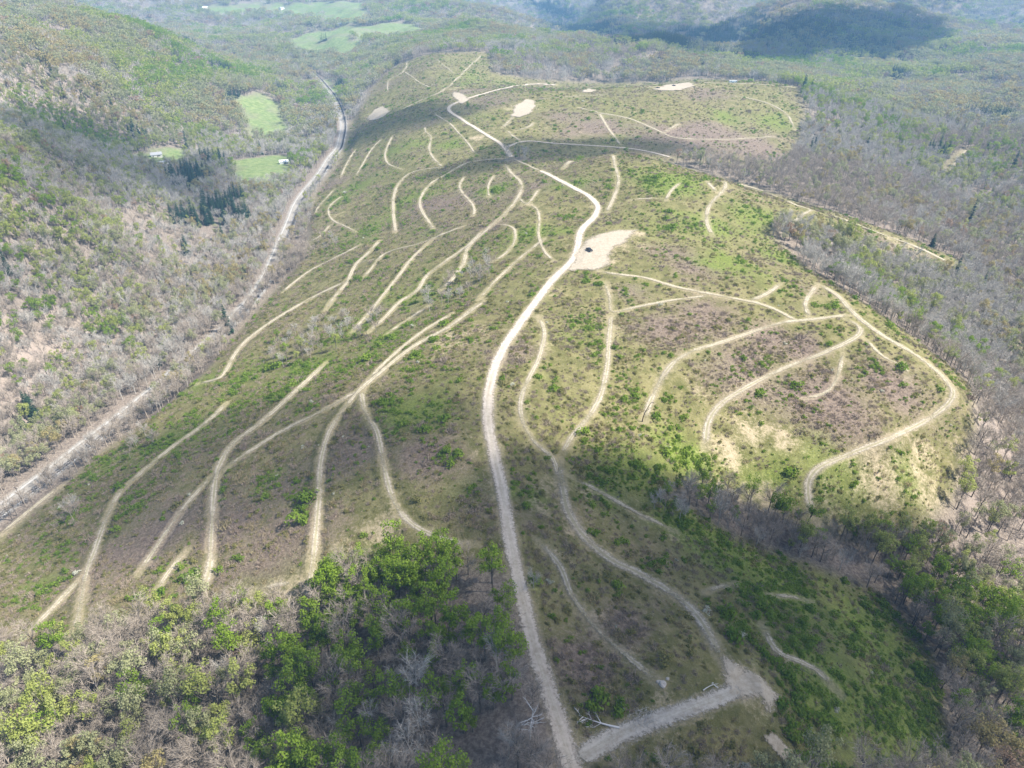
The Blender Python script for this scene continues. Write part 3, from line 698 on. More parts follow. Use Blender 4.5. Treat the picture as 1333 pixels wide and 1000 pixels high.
def grow_shrub(seed, r, n, size, flat=.75):
    random.seed(seed); b = MB(); b.tube([(0, 0, -.2), (.03, 0, r * .7)], [.05, .02], 4, 1)
    lob = [(Vector((random.gauss(0, .45), random.gauss(0, .45), random.uniform(.25, .75))) * r, random.uniform(.4, .75) * r) for _ in range(6)]
    for _ in range(n):
        c, q = random.choice(lob); v = Vector((random.gauss(0, 1), random.gauss(0, 1), random.gauss(.2, .8))).normalized() * q * random.uniform(.5, 1.1)
        p = c + v; p.z = max(.05, p.z * flat)
        b.quad(p, size * random.uniform(.6, 1.3), 0, v + Vector((random.gauss(0, .5), random.gauss(0, .5), random.gauss(.4, .5))) * q)
    return b
def grow_brush(seed, r, n):
    random.seed(seed); b = MB()
    for _ in range(n):
        a = random.uniform(0, 2 * PI); q = r * math.sqrt(random.random()); p = Vector((math.cos(a) * q, math.sin(a) * q, 0))
        b.tri(p, Vector((random.gauss(0, .5), random.gauss(0, .5), random.uniform(.5, 1.2))) * r * .9, .13 * random.uniform(.6, 1.3))
    return b
def join(tk, cr_):
    j = MB(); j.add(tk.V, tk.F, 0); j.add(cr_.V, cr_.F, 1); return j
def clump(fn, n, spread):
    j = MB()
    for i in range(n):
        tk, c = fn(i); a = 2 * PI * i / n + random.random(); q = spread * (0 if i == 0 else random.uniform(.6, 1)); ox, oy = math.cos(a) * q, math.sin(a) * q
        for mb, mi in ((tk, 0), (c, 1)): j.add([(x + ox, y + oy, z) for x, y, z in mb.V], mb.F, mi)
    return j

LEAFNAMES = list(LEAFCOL)
BARE_SH = [grow_bare(11 + i, h, c) for i, (h, c) in enumerate([(15, 3.4), (17, 3.9), (13.5, 3.0), (16, 3.2)])]
LEAF_SH = [grow_leafy(31 + i, h, c, d) for i, (h, c, d) in enumerate([(14, 2.9, 1), (16, 3.3, .95), (12, 2.5, 1.05), (15, 3.0, .6)])]
CON_SH = [grow_conifer(51 + i, h, c) for i, (h, c) in enumerate([(19, 4.4), (22, 4.8), (16, 4.0)])]
def pair_mesh(nm, tk, cr_, tm, cm): return (tk.mesh(nm + ' trunk', [tm]), cr_.mesh(nm + ' crown', [cm]))
BARE_ME = {c: [pair_mesh('bare tree', *s, M_TRUNK, M_BARE[c]) for s in BARE_SH] for c in (0, 1)}
for c in (0, 1):
    for t, _ in BARE_ME[c]: t.materials[0] = M_BARE[c] if c == 0 else M_TRUNK
LEAF_ME = {c: [pair_mesh('leafing tree', *s, M_TRUNK, M_LEAF[c]) for s in LEAF_SH] for c in LEAFNAMES}
CON_ME = [pair_mesh('conifer', *s, M_TRUNK, M_NEEDLE) for s in CON_SH]

# ------------------------------------------------------------------ where the trees stand
def scatter(dmin, dmax, sp, seed):
    g = np.random.default_rng(seed)
    ymax = dmax; xm = dmax * .86
    xs = np.arange(-xm, xm, sp); ys = np.arange(20, ymax, sp); X, Y = np.meshgrid(xs, ys)
    X = (X + g.uniform(-.48, .48, X.shape) * sp).ravel(); Y = (Y + g.uniform(-.48, .48, Y.shape) * sp).ravel()
    d = np.hypot(X, Y); k = (d >= dmin) & (d < dmax); X, Y = X[k], Y[k]
    Z = H(X, Y); P = np.stack([X, Y, Z], 1)
    px, py, dp = project(P); qx, qy, _ = project(P + [0, 0, 15.0])
    k = (dp > 20) & (px > -170) & (px < 1503) & (qy < 1080) & (py > -25)
    P = P[k]
    ok = np.ones(len(P), bool)       # drop what even a raised viewpoint could not see
    for s in np.linspace(.25, .97, 36):
        q = CAM + [0, 0, 12] + (P + [0, 0, 16] - CAM - [0, 0, 12]) * s
        ok &= H(q[:, 0], q[:, 1]) < q[:, 2] + 2
    return P[ok]
BANDS = [(60, 620, 4.3, 1), (620, 1150, 5.5, 1), (1150, 2000, 9.0, 4), (2000, 4200, 14.0, 4)]
recs = []
for bi, (a, b, sp, nn) in enumerate(BANDS):
    P = scatter(a, b, sp, 100 + bi); n = len(P); x, y = P[:, 0], P[:, 1]
    g = np.random.default_rng(200 + bi)
    op = sample(A_OPEN, x, y); fl = sample(A_FIELD, x, y); td = sample(np.minimum(TDT, 20), x, y); rd = sample(np.minimum(RD, 40), x, y)
    edge = op + .25 * fbm(x, y, 25, 2, 71)
    keep = (edge < .45) & (fl < .4) & (td > 1.5) & (rd > np.where((y > 350) & (y < 600), np.where(fbm(x, y, 60, 2, 73) > -.15, -3.5, -1.5), .3))
    thin = fbm(x, y, 60, 3, 77) > .28
    keep &= ~(thin & (g.random(n) < .7))
    pk = sample(PINK, x, y); keep &= ~(g.random(n) < .02 * pk)
    # a strip of bare saplings left standing on the open flank, another along the ravine
    P, x, y, op = P[keep], x[keep], y[keep], op[keep]; n = len(P)
    dd = np.hypot(x, y)
    lf = sample(A_LEAF, x, y); cn = sample(A_CON, x, y); base = .15 + .20 * sstep(450, 1400, dd) + .16 * (x < -200) * sstep(350, 700, dd)
    pl = np.clip(base + .62 * lf + .35 * fbm(x, y, 70, 3, 81), .02, .93)
    r1, r2 = g.random(n), g.random(n)
    con = (r1 < np.clip(cn * 1.8 - .2, np.where(dd > 420, .004, 0), .97))
    leaf = ~con & (r2 < pl)
    kind = np.where(con, 2, np.where(leaf, 1, 0))
    near = dd < 330
    hue = -.08 - .12 * sstep(330, 700, dd) + .10 * sstep(900, 1800, dd) + fbm(x, y, 110, 2, 91) + .35 * (g.random(n) - .5) + .7 * np.clip(lf - .7, 0, 1) 
    col = np.where(kind == 0, (fbm(x, y, 140, 2, 95) + .5 * (g.random(n) - .5) > .08 - .12 * near).astype(int), np.where(hue > .20, 0, np.where(hue > -.02, 1, np.where(hue > -.24, 2, 3))))
    col = np.where((kind == 1) & (col == 3) & (g.random(n) < .5), 2, col); col = np.where((kind == 1) & (g.random(n) < .025), 4, col)
    col = np.where((kind == 1) & near & (g.random(n) < .14), 0, col)
    sc_ = g.uniform(.62, 1.12, n) * (1 + .12 * sstep(500, 1200, dd)) * np.where(near & (kind == 1), 1.12, 1.0)
    sc_ = np.where(nn > 1, g.uniform(.85, 1.2, n), sc_)
    recs.append(dict(P=P, kind=kind, col=col, sc=sc_, rz=g.uniform(0, 2 * PI, n), var=g.integers(0, 1000, n), band=np.full(n, bi)))
# extra standing trees on open ground: (image outline, count, kind)
EXTRA = [([(345,450),(420,420),(445,405),(470,425),(440,455),(380,478),(352,478)], 60, 0), ([(545,395),(620,345),(650,330),(655,350),(600,390),(560,412)], 42, 0), ([(880,640),(960,650),(1060,690),(1150,730),(1100,745),(1000,720),(900,680)], 34, 0),
 ([(150,590),(200,560),(210,575),(170,605)], 12, 0), ([(1010,300),(1060,300),(1110,330),(1060,345)], 22, 0), ([(430,300),(400,330),(410,345),(440,320)], 14, 0), ([(500,255),(540,235),(550,250),(510,275)], 0, 0), ([(1000,205),(1060,215),(1060,245),(1000,235)], 14, 1), ([(60,680),(120,650),(125,670),(70,700)], 10, 0), ([(880,195),(960,205),(1010,215),(1010,232),(900,214)], 34, 0), ([(455,425),(500,405),(505,425),(470,450)], 16, 0), ([(840,640),(900,650),(890,690),(850,670)], 8, 0), ([(600,190),(650,205),(640,214),(600,204)], 3, 1), ([(680,700),(720,870),(735,960),(700,960),(670,800)], 14, 1), ([(1100,690),(1160,700),(1150,720),(1110,716)], 10, 1)]
g = np.random.default_rng(5)
for poly, cnt, kd in EXTRA:
    p = np.array(poly, float); got = []
    while len(got) < cnt:
        q = g.uniform(p.min(0), p.max(0))
        if inpoly(np.array([q[0]]), np.array([q[1]]), p)[0]: got.append(q)
    if not got: continue
    got = np.array(got); P = unproject(got[:, 0], got[:, 1]); td = sample(np.minimum(TDT, 20), P[:, 0], P[:, 1]); P = P[td > .8]; n = len(P)
    recs.append(dict(P=P, kind=np.where(g.random(n) < .12, 1 - kd, kd), col=g.integers(0, 2, n), sc=g.uniform(.42, .75, n), rz=g.uniform(0, 6.28, n), var=g.integers(0, 1000, n), band=np.zeros(n, int)))
TR = {k: np.concatenate([r[k] for r in recs]) for k in recs[0]}
px, py, dep = project(TR['P'] + np.array([0, 0, 1.0]) * (TR['sc'] * 10)[:, None]); TR['px'], TR['py'] = px, py
TR['app'] = np.where((px > 4) & (px < 1329) & (py > 4) & (py < 996) & (TR['band'] < 2), TR['sc'] / dep, 0)
IND = np.zeros(len(px), bool)
for k in (0, 1, 2):
    i = np.where((TR['kind'] == k) & (TR['app'] > 0))[0]; i = i[np.argsort(-TR['app'][i])][:(295 if k < 2 else 110)]; IND[i] = True
print('TREES', len(px), [int((TR['kind'] == k).sum()) for k in (0, 1, 2)], 'bands', np.bincount(TR['band']))

# labels: each tree is told apart by its look and by its rank outward from a thing one can find in the picture
LAND = [('the bleached dead tree', 686, 930), ('the fallen dead tree', 772, 940), ('the grey spur pad', 975, 890), ('the main road start', 738, 985), ('the utility pole', 206, 508), ('the eastern hairpin', 1240, 515), ('the parked pickup', 767, 325), ('the valley shed', 370, 212), ('the pale rock', 862, 890),
 ('the forked trail end', 36, 826), ('the long trail end', 395, 797), ('the sandy trail end', 258, 785), ('the eastern loop foot', 1066, 684), ('the main road bend', 637, 540), ('the dead snag', 840, 545), ('the ridgeline trail top', 1064, 371), ('the bench track end', 1238, 344), ('the railway straight', 100, 592), ('the valley house', 205, 205), ('the white trailer', 952, 107), ('the railway curve', 440, 170), ('the lower left corner', 15, 985), ('the lower right corner', 1318, 985), ('the right gully edge', 1320, 740)]
LAND = [l for l in LAND]
ORD = ['nearest', 'second', 'third', 'fourth', 'fifth', 'sixth', 'seventh', 'eighth', 'ninth', 'tenth', 'eleventh', 'twelfth', 'thirteenth', 'fourteenth', 'fifteenth', 'sixteenth', 'seventeenth', 'eighteenth', 'nineteenth', 'twentieth'] + [t + '-' + u for t in ('twenty', 'thirty', 'forty', 'fifty') for u in ('first', 'second', 'third', 'fourth', 'fifth', 'sixth', 'seventh', 'eighth', 'ninth')]
SIDES = ['to the right of', 'above', 'to the left of', 'below']
def rank_labels(look_ids, px, py, want, word):
    """look_ids: look phrase per tree; returns {index: label} for the wanted ones, each label used once"""
    best = {}
    for (nm, lx, ly) in LAND:
        dx, dy = px - lx, py - ly; d = np.hypot(dx, dy)
        side = np.where(np.abs(dx) > np.abs(dy), np.where(dx > 0, 0, 2), np.where(dy > 0, 3, 1))
        for lk in set(look_ids):
            for s in range(4):
                i = np.where((look_ids == lk) & (side == s) & (d > 6) & (px > 0) & (px < 1333) & (py > 0) & (py < 1000))[0]; i = i[np.argsort(d[i])]
                for rank, j in enumerate(i[:len(ORD)]):
                    if want[j]:
                        score = d[j] * (1 + .05 * rank)
                        if j not in best or score < best[j][0]:
                            best[j] = (score, f"{lk} {word}, {ORD[rank] + ('' if rank == 0 else ' nearest')} {SIDES[s]} {nm}")
    return {j: b[1] for j, b in best.items()}
def dup(root, kids, **props): pass

KNAME = ['bare_tree', 'leafing_tree', 'conifer']; KCAT = ['bare tree', 'leafing tree', 'conifer']
KGRP = ['leafless trees standing in the spring woods', 'trees in new leaf in the spring woods', 'dark conifers in the valley woods']
looks = np.array([('slim grey leafless', 'brownish leafless')[c] if k == 0 else (LEAFNAMES[c] + ' fresh-leaved' if k == 1 else 'dark conical evergreen') for k, c in zip(TR['kind'], TR['col'])])
LBL = {}
for k in (0, 1, 2):
    m = TR['kind'] == k; ii = np.where(m)[0]
    r = rank_labels(looks[ii], TR['px'][ii], TR['py'][ii], IND[ii], 'tree' if k < 2 else 'conifer')
    for j, t in r.items(): LBL[ii[j]] = t
def place_tree(i):
    k, c, v = int(TR['kind'][i]), int(TR['col'][i]), int(TR['var'][i])
    tkm, crm = (BARE_ME[c][v % 4] if k == 0 else LEAF_ME[LEAFNAMES[c]][v % 4] if k == 1 else CON_ME[v % 3])
    o = link(KNAME[k], None, None, TR['P'][i] - np.array([0, 0, .25]), category=KCAT[k], group=KGRP[k], label=LBL.get(i, looks[i] + ' tree in the spring woods'))
    s = float(TR['sc'][i]); o.rotation_euler = (0, 0, float(TR['rz'][i])); o.scale = (s, s, s * (1 + .18 * math.sin(v)))
    link('trunk', tkm, o); link('crown', crm, o)
for i in np.where(IND)[0]: place_tree(i)

# the rest of each kind as one mass
def mass(name, label, sources, P, rot, scl, idx):
    lib = bpy.data.collections.new(name + ' shapes')
    for q, me in enumerate(sources):
        o = bpy.data.objects.new(f'{name}_shape_{q:03d}', me); lib.objects.link(o)
    me = bpy.data.meshes.new(name); me.vertices.add(len(P)); me.vertices.foreach_set('co', np.asarray(P, np.float32).ravel())
    for nm, arr, ty in (('rot', rot, 'FLOAT_VECTOR'), ('scl', scl, 'FLOAT_VECTOR')):
        a = me.attributes.new(nm, ty, 'POINT'); a.data.foreach_set('vector', np.asarray(arr, np.float32).ravel())
    a = me.attributes.new('idx', 'INT', 'POINT'); a.data.foreach_set('value', np.asarray(idx, np.int32))
    me.update()
    o = link(name, me, kind='stuff', label=label)
    ng = bpy.data.node_groups.new(name, 'GeometryNodeTree'); ng.interface.new_socket('Geometry', in_out='INPUT', socket_type='NodeSocketGeometry'); ng.interface.new_socket('Geometry', in_out='OUTPUT', socket_type='NodeSocketGeometry')
    N = ng.nodes; L = ng.links; gi = N.new('NodeGroupInput'); go = N.new('NodeGroupOutput')
    mp = N.new('GeometryNodeMeshToPoints'); L.new(gi.outputs[0], mp.inputs[0])
    ci = N.new('GeometryNodeCollectionInfo'); ci.inputs[0].default_value = lib; ci.inputs[1].default_value = True; ci.inputs[2].default_value = True
    ip = N.new('GeometryNodeInstanceOnPoints'); L.new(mp.outputs[0], ip.inputs['Points']); L.new(ci.outputs[0], ip.inputs['Instance']); ip.inputs['Pick Instance'].default_value = True
    for nm, ty, sk in (('idx', 'INT', 'Instance Index'), ('rot', 'FLOAT_VECTOR', 'Rotation'), ('scl', 'FLOAT_VECTOR', 'Scale')):
        na = N.new('GeometryNodeInputNamedAttribute'); na.data_type = ty; na.inputs[0].default_value = nm; L.new(na.outputs[0], ip.inputs[sk])
    L.new(ip.outputs[0], go.inputs[0])
    md = o.modifiers.new('scatter', 'NODES'); md.node_group = ng
    return o
random.seed(3)
BARE_LOW = [grow_bare(71 + i, h, c, 1, True) for i, (h, c) in enumerate([(15, 3.6), (17, 4.0), (14, 3.2), (16, 3.5), (15, 3.3)])]
LEAF_LOW = [grow_leafy(81 + i, h, c, 1, True) for i, (h, c) in enumerate([(14, 3.2), (16, 3.6), (12.5, 2.9), (15, 3.4), (15, 3.0)])]
CON_LOW = [grow_conifer(91 + i, h, c, True) for i, (h, c) in enumerate([(17, 3.6), (20, 4.0), (15, 3.2)])]
src = {0: [], 1: [], 2: []}
for c in (0, 1):
    src[0] += [join(*s).mesh('bare', [M_BARE[c], M_BARE[c]]) for s in BARE_SH] + [clump(lambda i: BARE_LOW[(i + q) % 5], 5, 6.5).mesh('bare clump', [M_BARE[c], M_BARE[c]]) for q in range(3)]
for c in LEAFNAMES:
    src[1] += [join(*s).mesh('leaf', [M_TRUNK, M_LEAF[c]]) for s in LEAF_SH] + [clump(lambda i: LEAF_LOW[(i + q) % 5], 5, 6.5).mesh('leaf clump', [M_TRUNK, M_LEAF[c]]) for q in range(3)]
src[2] = [join(*s).mesh('con', [M_TRUNK, M_NEEDLE]) for s in CON_SH] + [clump(lambda i: CON_LOW[(i + q) % 3], 5, 6.0).mesh('con clump', [M_TRUNK, M_NEEDLE]) for q in range(3)]
NV = [4, 4, 3]
for k, (nm, lb) in enumerate([('bare_woods', 'grey leafless woods covering the valley sides'), ('leafing_woods', 'woods in fresh yellow green leaf on the far slopes'), ('conifer_woods', 'dark evergreen stands in the far hollows')]):
    i = np.where((TR['kind'] == k) & ~IND)[0]
    single = TR['band'][i] < 2; c = TR['col'][i] if k < 2 else np.zeros(len(i), int)
    ix = c * (NV[k] + 3) + np.where(single, TR['var'][i] % NV[k], NV[k] + TR['var'][i] % 3)
    s = TR['sc'][i]; rot = np.zeros((len(i), 3)); rot[:, 2] = TR['rz'][i]
    hs = np.where(TR['band'][i] == 3, 1.5, 1.0)
    mass(nm, lb, src[k], TR['P'][i] - [0, 0, .3], rot, np.stack([s * hs, s * hs, s * np.where(single, 1 + .15 * np.sin(TR['var'][i]), 1)], 1), ix)
# ------------------------------------------------------------------ scrub on the open hill
SHR = [[grow_shrub(400 + i, r, n, s).mesh('shrub', [M_SHRUB[c], M_TRUNK]) for i, (r, n, s) in enumerate([(1.0, 130, .34), (1.2, 160, .36), (.85, 100, .32)])] for c in (0, 1, 4)]
BRU = [[grow_brush(420 + i, r, n).mesh('brush', [M_SHRUB[c]]) for i, (r, n) in enumerate([(1.0, 60), (1.3, 80), (.8, 45)])] for c in (2, 3)]
sh_src = SHR[0] + SHR[1] + SHR[2] + BRU[0] + BRU[1]      # 0-2 green, 3-5 olive, 6-8 whitish, 9-11 dead brush, 12-14 straw
SR = []
for bi, (a, b, sp) in enumerate([(60, 330, 1.25), (330, 700, 2.0), (700, 1500, 3.5)]):
    P = scatter(a, b, sp, 500 + bi); x, y = P[:, 0], P[:, 1]; g = np.random.default_rng(600 + bi); n = len(P)
    op = sample(A_OPEN, x, y); td = sample(np.minimum(TDT, 20), x, y); rd = sample(np.minimum(RD, 40), x, y)
    ip = np.zeros(n, bool)
    for q in pads: ip |= inpoly(x, y, q)
    gr, br, tn = sample(A_GREEN, x, y), sample(A_BROWN, x, y), sample(A_TAN, x, y)
    pres = np.clip(.62 + .9 * fbm(x, y, 14, 3, 111) - .6 * tn, .05, .95)
    k = (op > .5) & (td > .9) & (rd > 3) & ~ip & (g.random(n) < pres)
    P, x, y, gr, br, tn = P[k], x[k], y[k], gr[k], br[k], tn[k]; n = len(P); r = g.random(n)
    cl = fbm(x, y, 15, 3, 121); pg = np.clip(.05 + .62 * gr - .12 * br + .75 * np.maximum(cl, -.1) , .012, .8); po = .30 * (1 - .6 * br); pw = .003
    ty = np.where(r < pg, 0, np.where(r < pg + po * (1 - pg), 1, np.where(r > 1 - pw, 2, np.where(g.random(n) < .30 + .5 * tn, 4, 3))))
    s = g.gamma(4, .165, n) * np.where(ty == 0, 1.0 + .5 * np.maximum(cl, 0), .85) * [1.0, 1.12, 1.4][bi]
    SR.append(dict(P=P, ty=ty, s=s, rz=g.uniform(0, 6.28, n), v=g.integers(0, 3, n)))
SR = {k: np.concatenate([r[k] for r in SR]) for k in SR[0]}
px, py, dep = project(SR['P'])
app = np.where((SR['ty'] <= 2) & (px > 4) & (px < 1329) & (py > 4) & (py < 996) & (dep < 420), SR['s'] * (1 + (SR['ty'] == 2)) / dep, 0)
SI = np.zeros(len(px), bool); SI[np.argsort(-app)[:295]] = True
slook = np.array(['bright green', 'olive green', 'whitish blossoming'])[np.minimum(SR['ty'], 2)]
bush = SR['ty'] <= 2; bi_ = np.where(bush)[0]
SL = {bi_[j]: t for j, t in rank_labels(slook[bi_], px[bi_], py[bi_], SI[bi_], 'shrub').items()}
for i in np.where(SI)[0]:
    o = link('shrub', SHR[int(SR['ty'][i])][int(SR['v'][i])], None, SR['P'][i], category='shrub', group='low shrubs scattered on the cleared hillside', label=SL.get(i, slook[i] + ' shrub on the cleared hillside'))
    s = float(SR['s'][i]) * 1.15; o.scale = (s, s, s); o.rotation_euler = (0, 0, float(SR['rz'][i]))
i = np.where(~SI)[0]; rot = np.zeros((len(i), 3)); rot[:, 2] = SR['rz'][i]; s = SR['s'][i]
mass('scrub', 'low green and brown brush covering the cleared hillside', sh_src, SR['P'][i], rot, np.stack([s, s, s], 1), SR['ty'][i] * 3 + SR['v'][i])
print('SCRUB', len(px), np.bincount(SR['ty']))
# ------------------------------------------------------------------ single things
def ground_z(x, y): return float(H(np.array([x]), np.array([y]))[0])
def empty(name, p, rz=0.0, s=1.0, **props):
    o = link(name, None, None, p, **props); o.rotation_euler = (0, 0, rz); o.scale = (s, s, s); return o
def part(name, mb, mats, parent, smooth=False): return link(name, mb.mesh(name, mats, smooth), parent)
def part_box(name, c, d, mat, parent, taper=1.0):
    b = MB(); b.box(c, d, 0, taper); return part(name, b, [mat], parent)

def pickup(p, rz, label, paint, s=1.0):
    o = empty('pickup_truck', p, rz, s, label=label, category='truck', group='vehicles parked on the pale clearings')
    b = MB(); b.box((0, 0, .72), (1.9, 5.3, .5), 0, .97); b.box((0, 1.75, 1.02), (1.8, 1.5, .26), 0, .92)
    for sx in (-1, 1): b.box((sx * .86, -1.55, 1.1), (.12, 1.95, .34))
    b.box((0, -2.55, 1.1), (1.72, .1, .34)); part('body', b, [paint], o)
    cb = part_box('cab', (0, .25, 1.33), (1.72, 1.85, .74), paint, o, .8)
    part_box('windscreen', (0, 1.14, 1.32), (1.42, .12, .46), M_GLASS, o, .85); part_box('rear_window', (0, -.62, 1.34), (1.36, .1, .42), M_GLASS, o, .85)
    for sx in (-1, 1): part_box('side_window', (sx * .80, .25, 1.36), (.1, 1.4, .40), M_GLASS, o, .9)
    for y in (-1.65, 1.7):
        for sx in (-1, 1):
            t = MB(); t.tube([(sx * .68, y, .39), (sx * .98, y, .39)], [.39, .39], 14); tw = part('wheel', t, [M_TYRE], o)
            t = MB(); t.tube([(sx * .9, y, .39), (sx * 1.0, y, .39)], [.21, .21], 10); part('rim', t, [M_CHROME], tw)
    part_box('bumper', (0, 2.7, .6), (1.8, .14, .22), M_CHROME, o); part_box('bumper', (0, -2.7, .6), (1.8, .14, .22), M_CHROME, o)
    for sx in (-1, 1): part_box('headlight', (sx * .72, 2.66, .86), (.3, .06, .16), M_WHITE, o)
    return o
def onground(px, py, dz=0.0):
    q = at(px, py); return np.array([q[0], q[1], ground_z(q[0], q[1]) + dz])
q = onground(767, 327, .25); pickup(q, math.radians(25), 'dark pickup parked on the pale clearing beside the main road bend', M_PAINT)
q = onground(856, 115.5, .3); pickup(q, math.radians(80), 'dark truck at the left end of the far pale pad', M_PAINT2, 1.1)
q = onground(877, 112.5, .3); pickup(q, math.radians(35), 'dark truck in the middle of the far pale pad', M_PAINT2, 1.1)

def house(name, p, rz, L, W, hw, rh, wall, roof, label, cat='house', wins=2, chim=False, open_front=False):
    o = empty(name, p, rz, 1.0, label=label, category=cat)
    b = MB(); b.box((0, 0, hw / 2 - .6), (L, W, hw + 1.2))
    for sx in (-1, 1):
        x = sx * (L / 2 - .05); b.add([(x - .05, -W / 2, hw), (x - .05, W / 2, hw), (x - .05, 0, hw + rh), (x + .05, -W / 2, hw), (x + .05, W / 2, hw), (x + .05, 0, hw + rh)], [(0, 2, 1), (3, 4, 5), (0, 3, 5, 2), (1, 2, 5, 4)])
    part('wall', b, [wall], o)
    r = MB(); e = .45
    for sy in (-1, 1):
        y0, y1 = sy * (W / 2 + e), 0; z0, z1 = hw - e * rh / (W / 2), hw + rh
        v = [(-L / 2 - e, y0, z0), (L / 2 + e, y0, z0), (L / 2 + e, y1, z1), (-L / 2 - e, y1, z1)]; v += [(a, c, d + .16) for a, c, d in v]
        r.add(v, [(0, 1, 2, 3), (4, 7, 6, 5), (0, 4, 5, 1), (1, 5, 6, 2), (2, 6, 7, 3), (3, 7, 4, 0)])
    ro = part('roof', r, [roof], o)
    if chim: part_box('chimney', (L * .2, W * .12, hw + rh + .3), (.7, .7, 1.6), M_ROCK, ro)
    dr = part_box('door', (L * .08, -W / 2 - .02, 1.05), (1.1, .1, 2.1), M_WOOD if not open_front else M_GLASS, o); part_box('handle', (L * .08 + .4, -W / 2 - .1, 1.05), (.08, .08, .12), M_CHROME, dr)
    for i in range(wins):
        x = -L / 2 + L * (i + .6) / (wins + .3)
        if abs(x - L * .08) < 1.4: x += 2.2
        for sy in (-1, 1):
            wn = part_box('window', (x, sy * (W / 2 + .01), 1.6), (1.3, .1, 1.2), M_GLASS, o); part_box('sill', (x, sy * (W / 2 + .06), .94), (1.5, .16, .1), M_WHITE, wn)
    return o
house('house', onground(204, 204), .5, 13, 8, 3.2, 2.4, M_SIDING, M_ROOFG, 'pale house with a grey roof in the clearing of the left valley', 'house', 3, True)
house('trailer_home', onground(213, 213), .9, 11, 4, 2.6, .7, M_WHITE, M_ROOFW, 'small white trailer home among trees just below the pale valley house', 'trailer home', 2)
house('shed', onground(370, 213), .3, 11, 7, 3.0, 1.8, M_WHITE, M_ROOFW, 'white shed with a bright metal roof beside the shaded green meadow', 'shed', 1, False, True)
house('barn', onground(539, 53), .2, 20, 11, 4.5, 3.5, M_SIDING, M_ROOFG, 'long pale barn at the edge of the far hilltop field', 'barn', 3)
house('farmhouse', onground(266, 12), .4, 22, 12, 5, 4, M_WHITE, M_ROOFW, 'white farmhouse at the far left end of the upper green field', 'farmhouse', 3, True)
house('farmhouse', onground(367, 13), 1.0, 18, 11, 5, 4, M_WHITE, M_ROOFG, 'white farmhouse with a grey roof in the middle of the upper green field', 'farmhouse', 3, True)
house('shed', onground(442, 33), .1, 16, 9, 4, 2.5, M_SIDING, M_ROOFG, 'pale shed between the two far green fields', 'shed', 2)
# white trailer on the far edge
q = onground(954, 108, .1); o = empty('cargo_trailer', q, .05, 1.0, label='long white and pale blue trailer parked on the far edge of the second hill', category='trailer')
part_box('body', (0, 0, 1.9), (11, 2.5, 2.3), M_BLUE, o); part_box('roof', (0, 0, 3.13), (11.2, 2.6, .16), M_WHITE, o); part_box('door', (2.5, -1.29, 1.7), (1, .1, 1.8), M_WHITE, o)
for x in (-3.2, 4.3): part_box('window', (x, -1.29, 2.1), (1.3, .1, .8), M_GLASS, o)
for x in (-1.0, .2):
    for sy in (-1, 1): t = MB(); t.tube([(x, sy * .95, .42), (x, sy * 1.25, .42)], [.42, .42], 12); part('wheel', t, [M_TYRE], o)
part_box('tow_bar', (-6.3, 0, .7), (1.8, .2, .16), M_STEEL, o)
# utility poles beside the line
def utility_pole(px, py, label, h=10.5):
    q = onground(px, py); i = int(np.argmin(((RAIL - q[:2]) ** 2).sum(1))); o = empty('utility_pole', q, math.atan2(nR[i, 1], nR[i, 0]), 1, label=label, category='utility pole', group='utility poles beside the railway')
    b = MB(); b.tube([(0, 0, -1), (0, 0, h * .5), (0, 0, h)], [.2, .17, .13], 8); part('post', b, [M_POLE], o)
    part_box('crossarm', (0, 0, h - .9), (2.6, .16, .18), M_POLE, o)
    for x in (-1.1, -.45, .45, 1.1): t = MB(); t.tube([(x, 0, h - .8), (x, 0, h - .5)], [.07, .05], 6); part('insulator', t, [M_WHITE], o)
utility_pole(212, 512, 'dark wooden utility pole beside the straight pale reach of the railway')
utility_pole(120, 578 + 20, 'dark wooden utility pole beside the railway, lower left of the bare valley trees')
utility_pole(30, 655, 'dark wooden utility pole beside the railway, closest to the left photo edge')
# dead wood
def dead_tree(px, py, label, h, lean, nb, name='dead_tree', mat=M_DEAD, cat='dead tree', fallen=False, seed=1, rz=0.0):
    random.seed(seed); o = empty(name, onground(px, py), rz, 1, label=label, category=cat)
    tp = (lambda t: Vector((h * t, .3 * math.sin(3 * t), .45 + .5 * t))) if fallen else (lambda t: Vector((lean[0] * t * t, lean[1] * t * t, h * t)))
    b = MB(); b.tube([tp(t) for t in (0, .25, .5, .75, 1)], [q * min(1, h / 9) for q in (.26, .22, .17, .11, .04)], 7); part('trunk', b, [mat], o)
    for i in range(nb):
        t = random.uniform(.3, .95); p = tp(t); a = random.uniform(0, 2 * PI) if not fallen else random.choice((-1, 1)) * random.uniform(.5, 1.2); ln = h * random.uniform(.22, .42) * (1.15 - .5 * t)
        d = Vector((math.cos(a), math.sin(a), random.uniform(.35, .9) if not fallen else random.uniform(-.02, .35))).normalized()
        e = p + d * ln; m_ = (p + e) / 2 + Vector((random.gauss(0, .15), random.gauss(0, .15), random.gauss(0, .15)))
        c = MB(); c.tube([p, m_, e], [.11, .08, .03], 5)
        for _ in range(5):
            s = random.uniform(.3, 1); q = p + (e - p) * s; dd = (d + Vector((random.gauss(0, .6), random.gauss(0, .6), random.gauss(.1, .5)))).normalized() * ln * random.uniform(.25, .5)
            c.tube([q, q + dd], [.05, .02], 4)
        part('branch', c, [mat], o)
dead_tree(690, 962, 'bleached white dead tree standing in the woods left of the main road', 11, (.6, .4), 13, seed=5)
dead_tree(806, 949, 'fallen bleached tree lying beside the grey gravel spur near the main road', 9.5, None, 6, 'fallen_tree', M_DEAD, 'fallen tree', True, 8, math.radians(163))
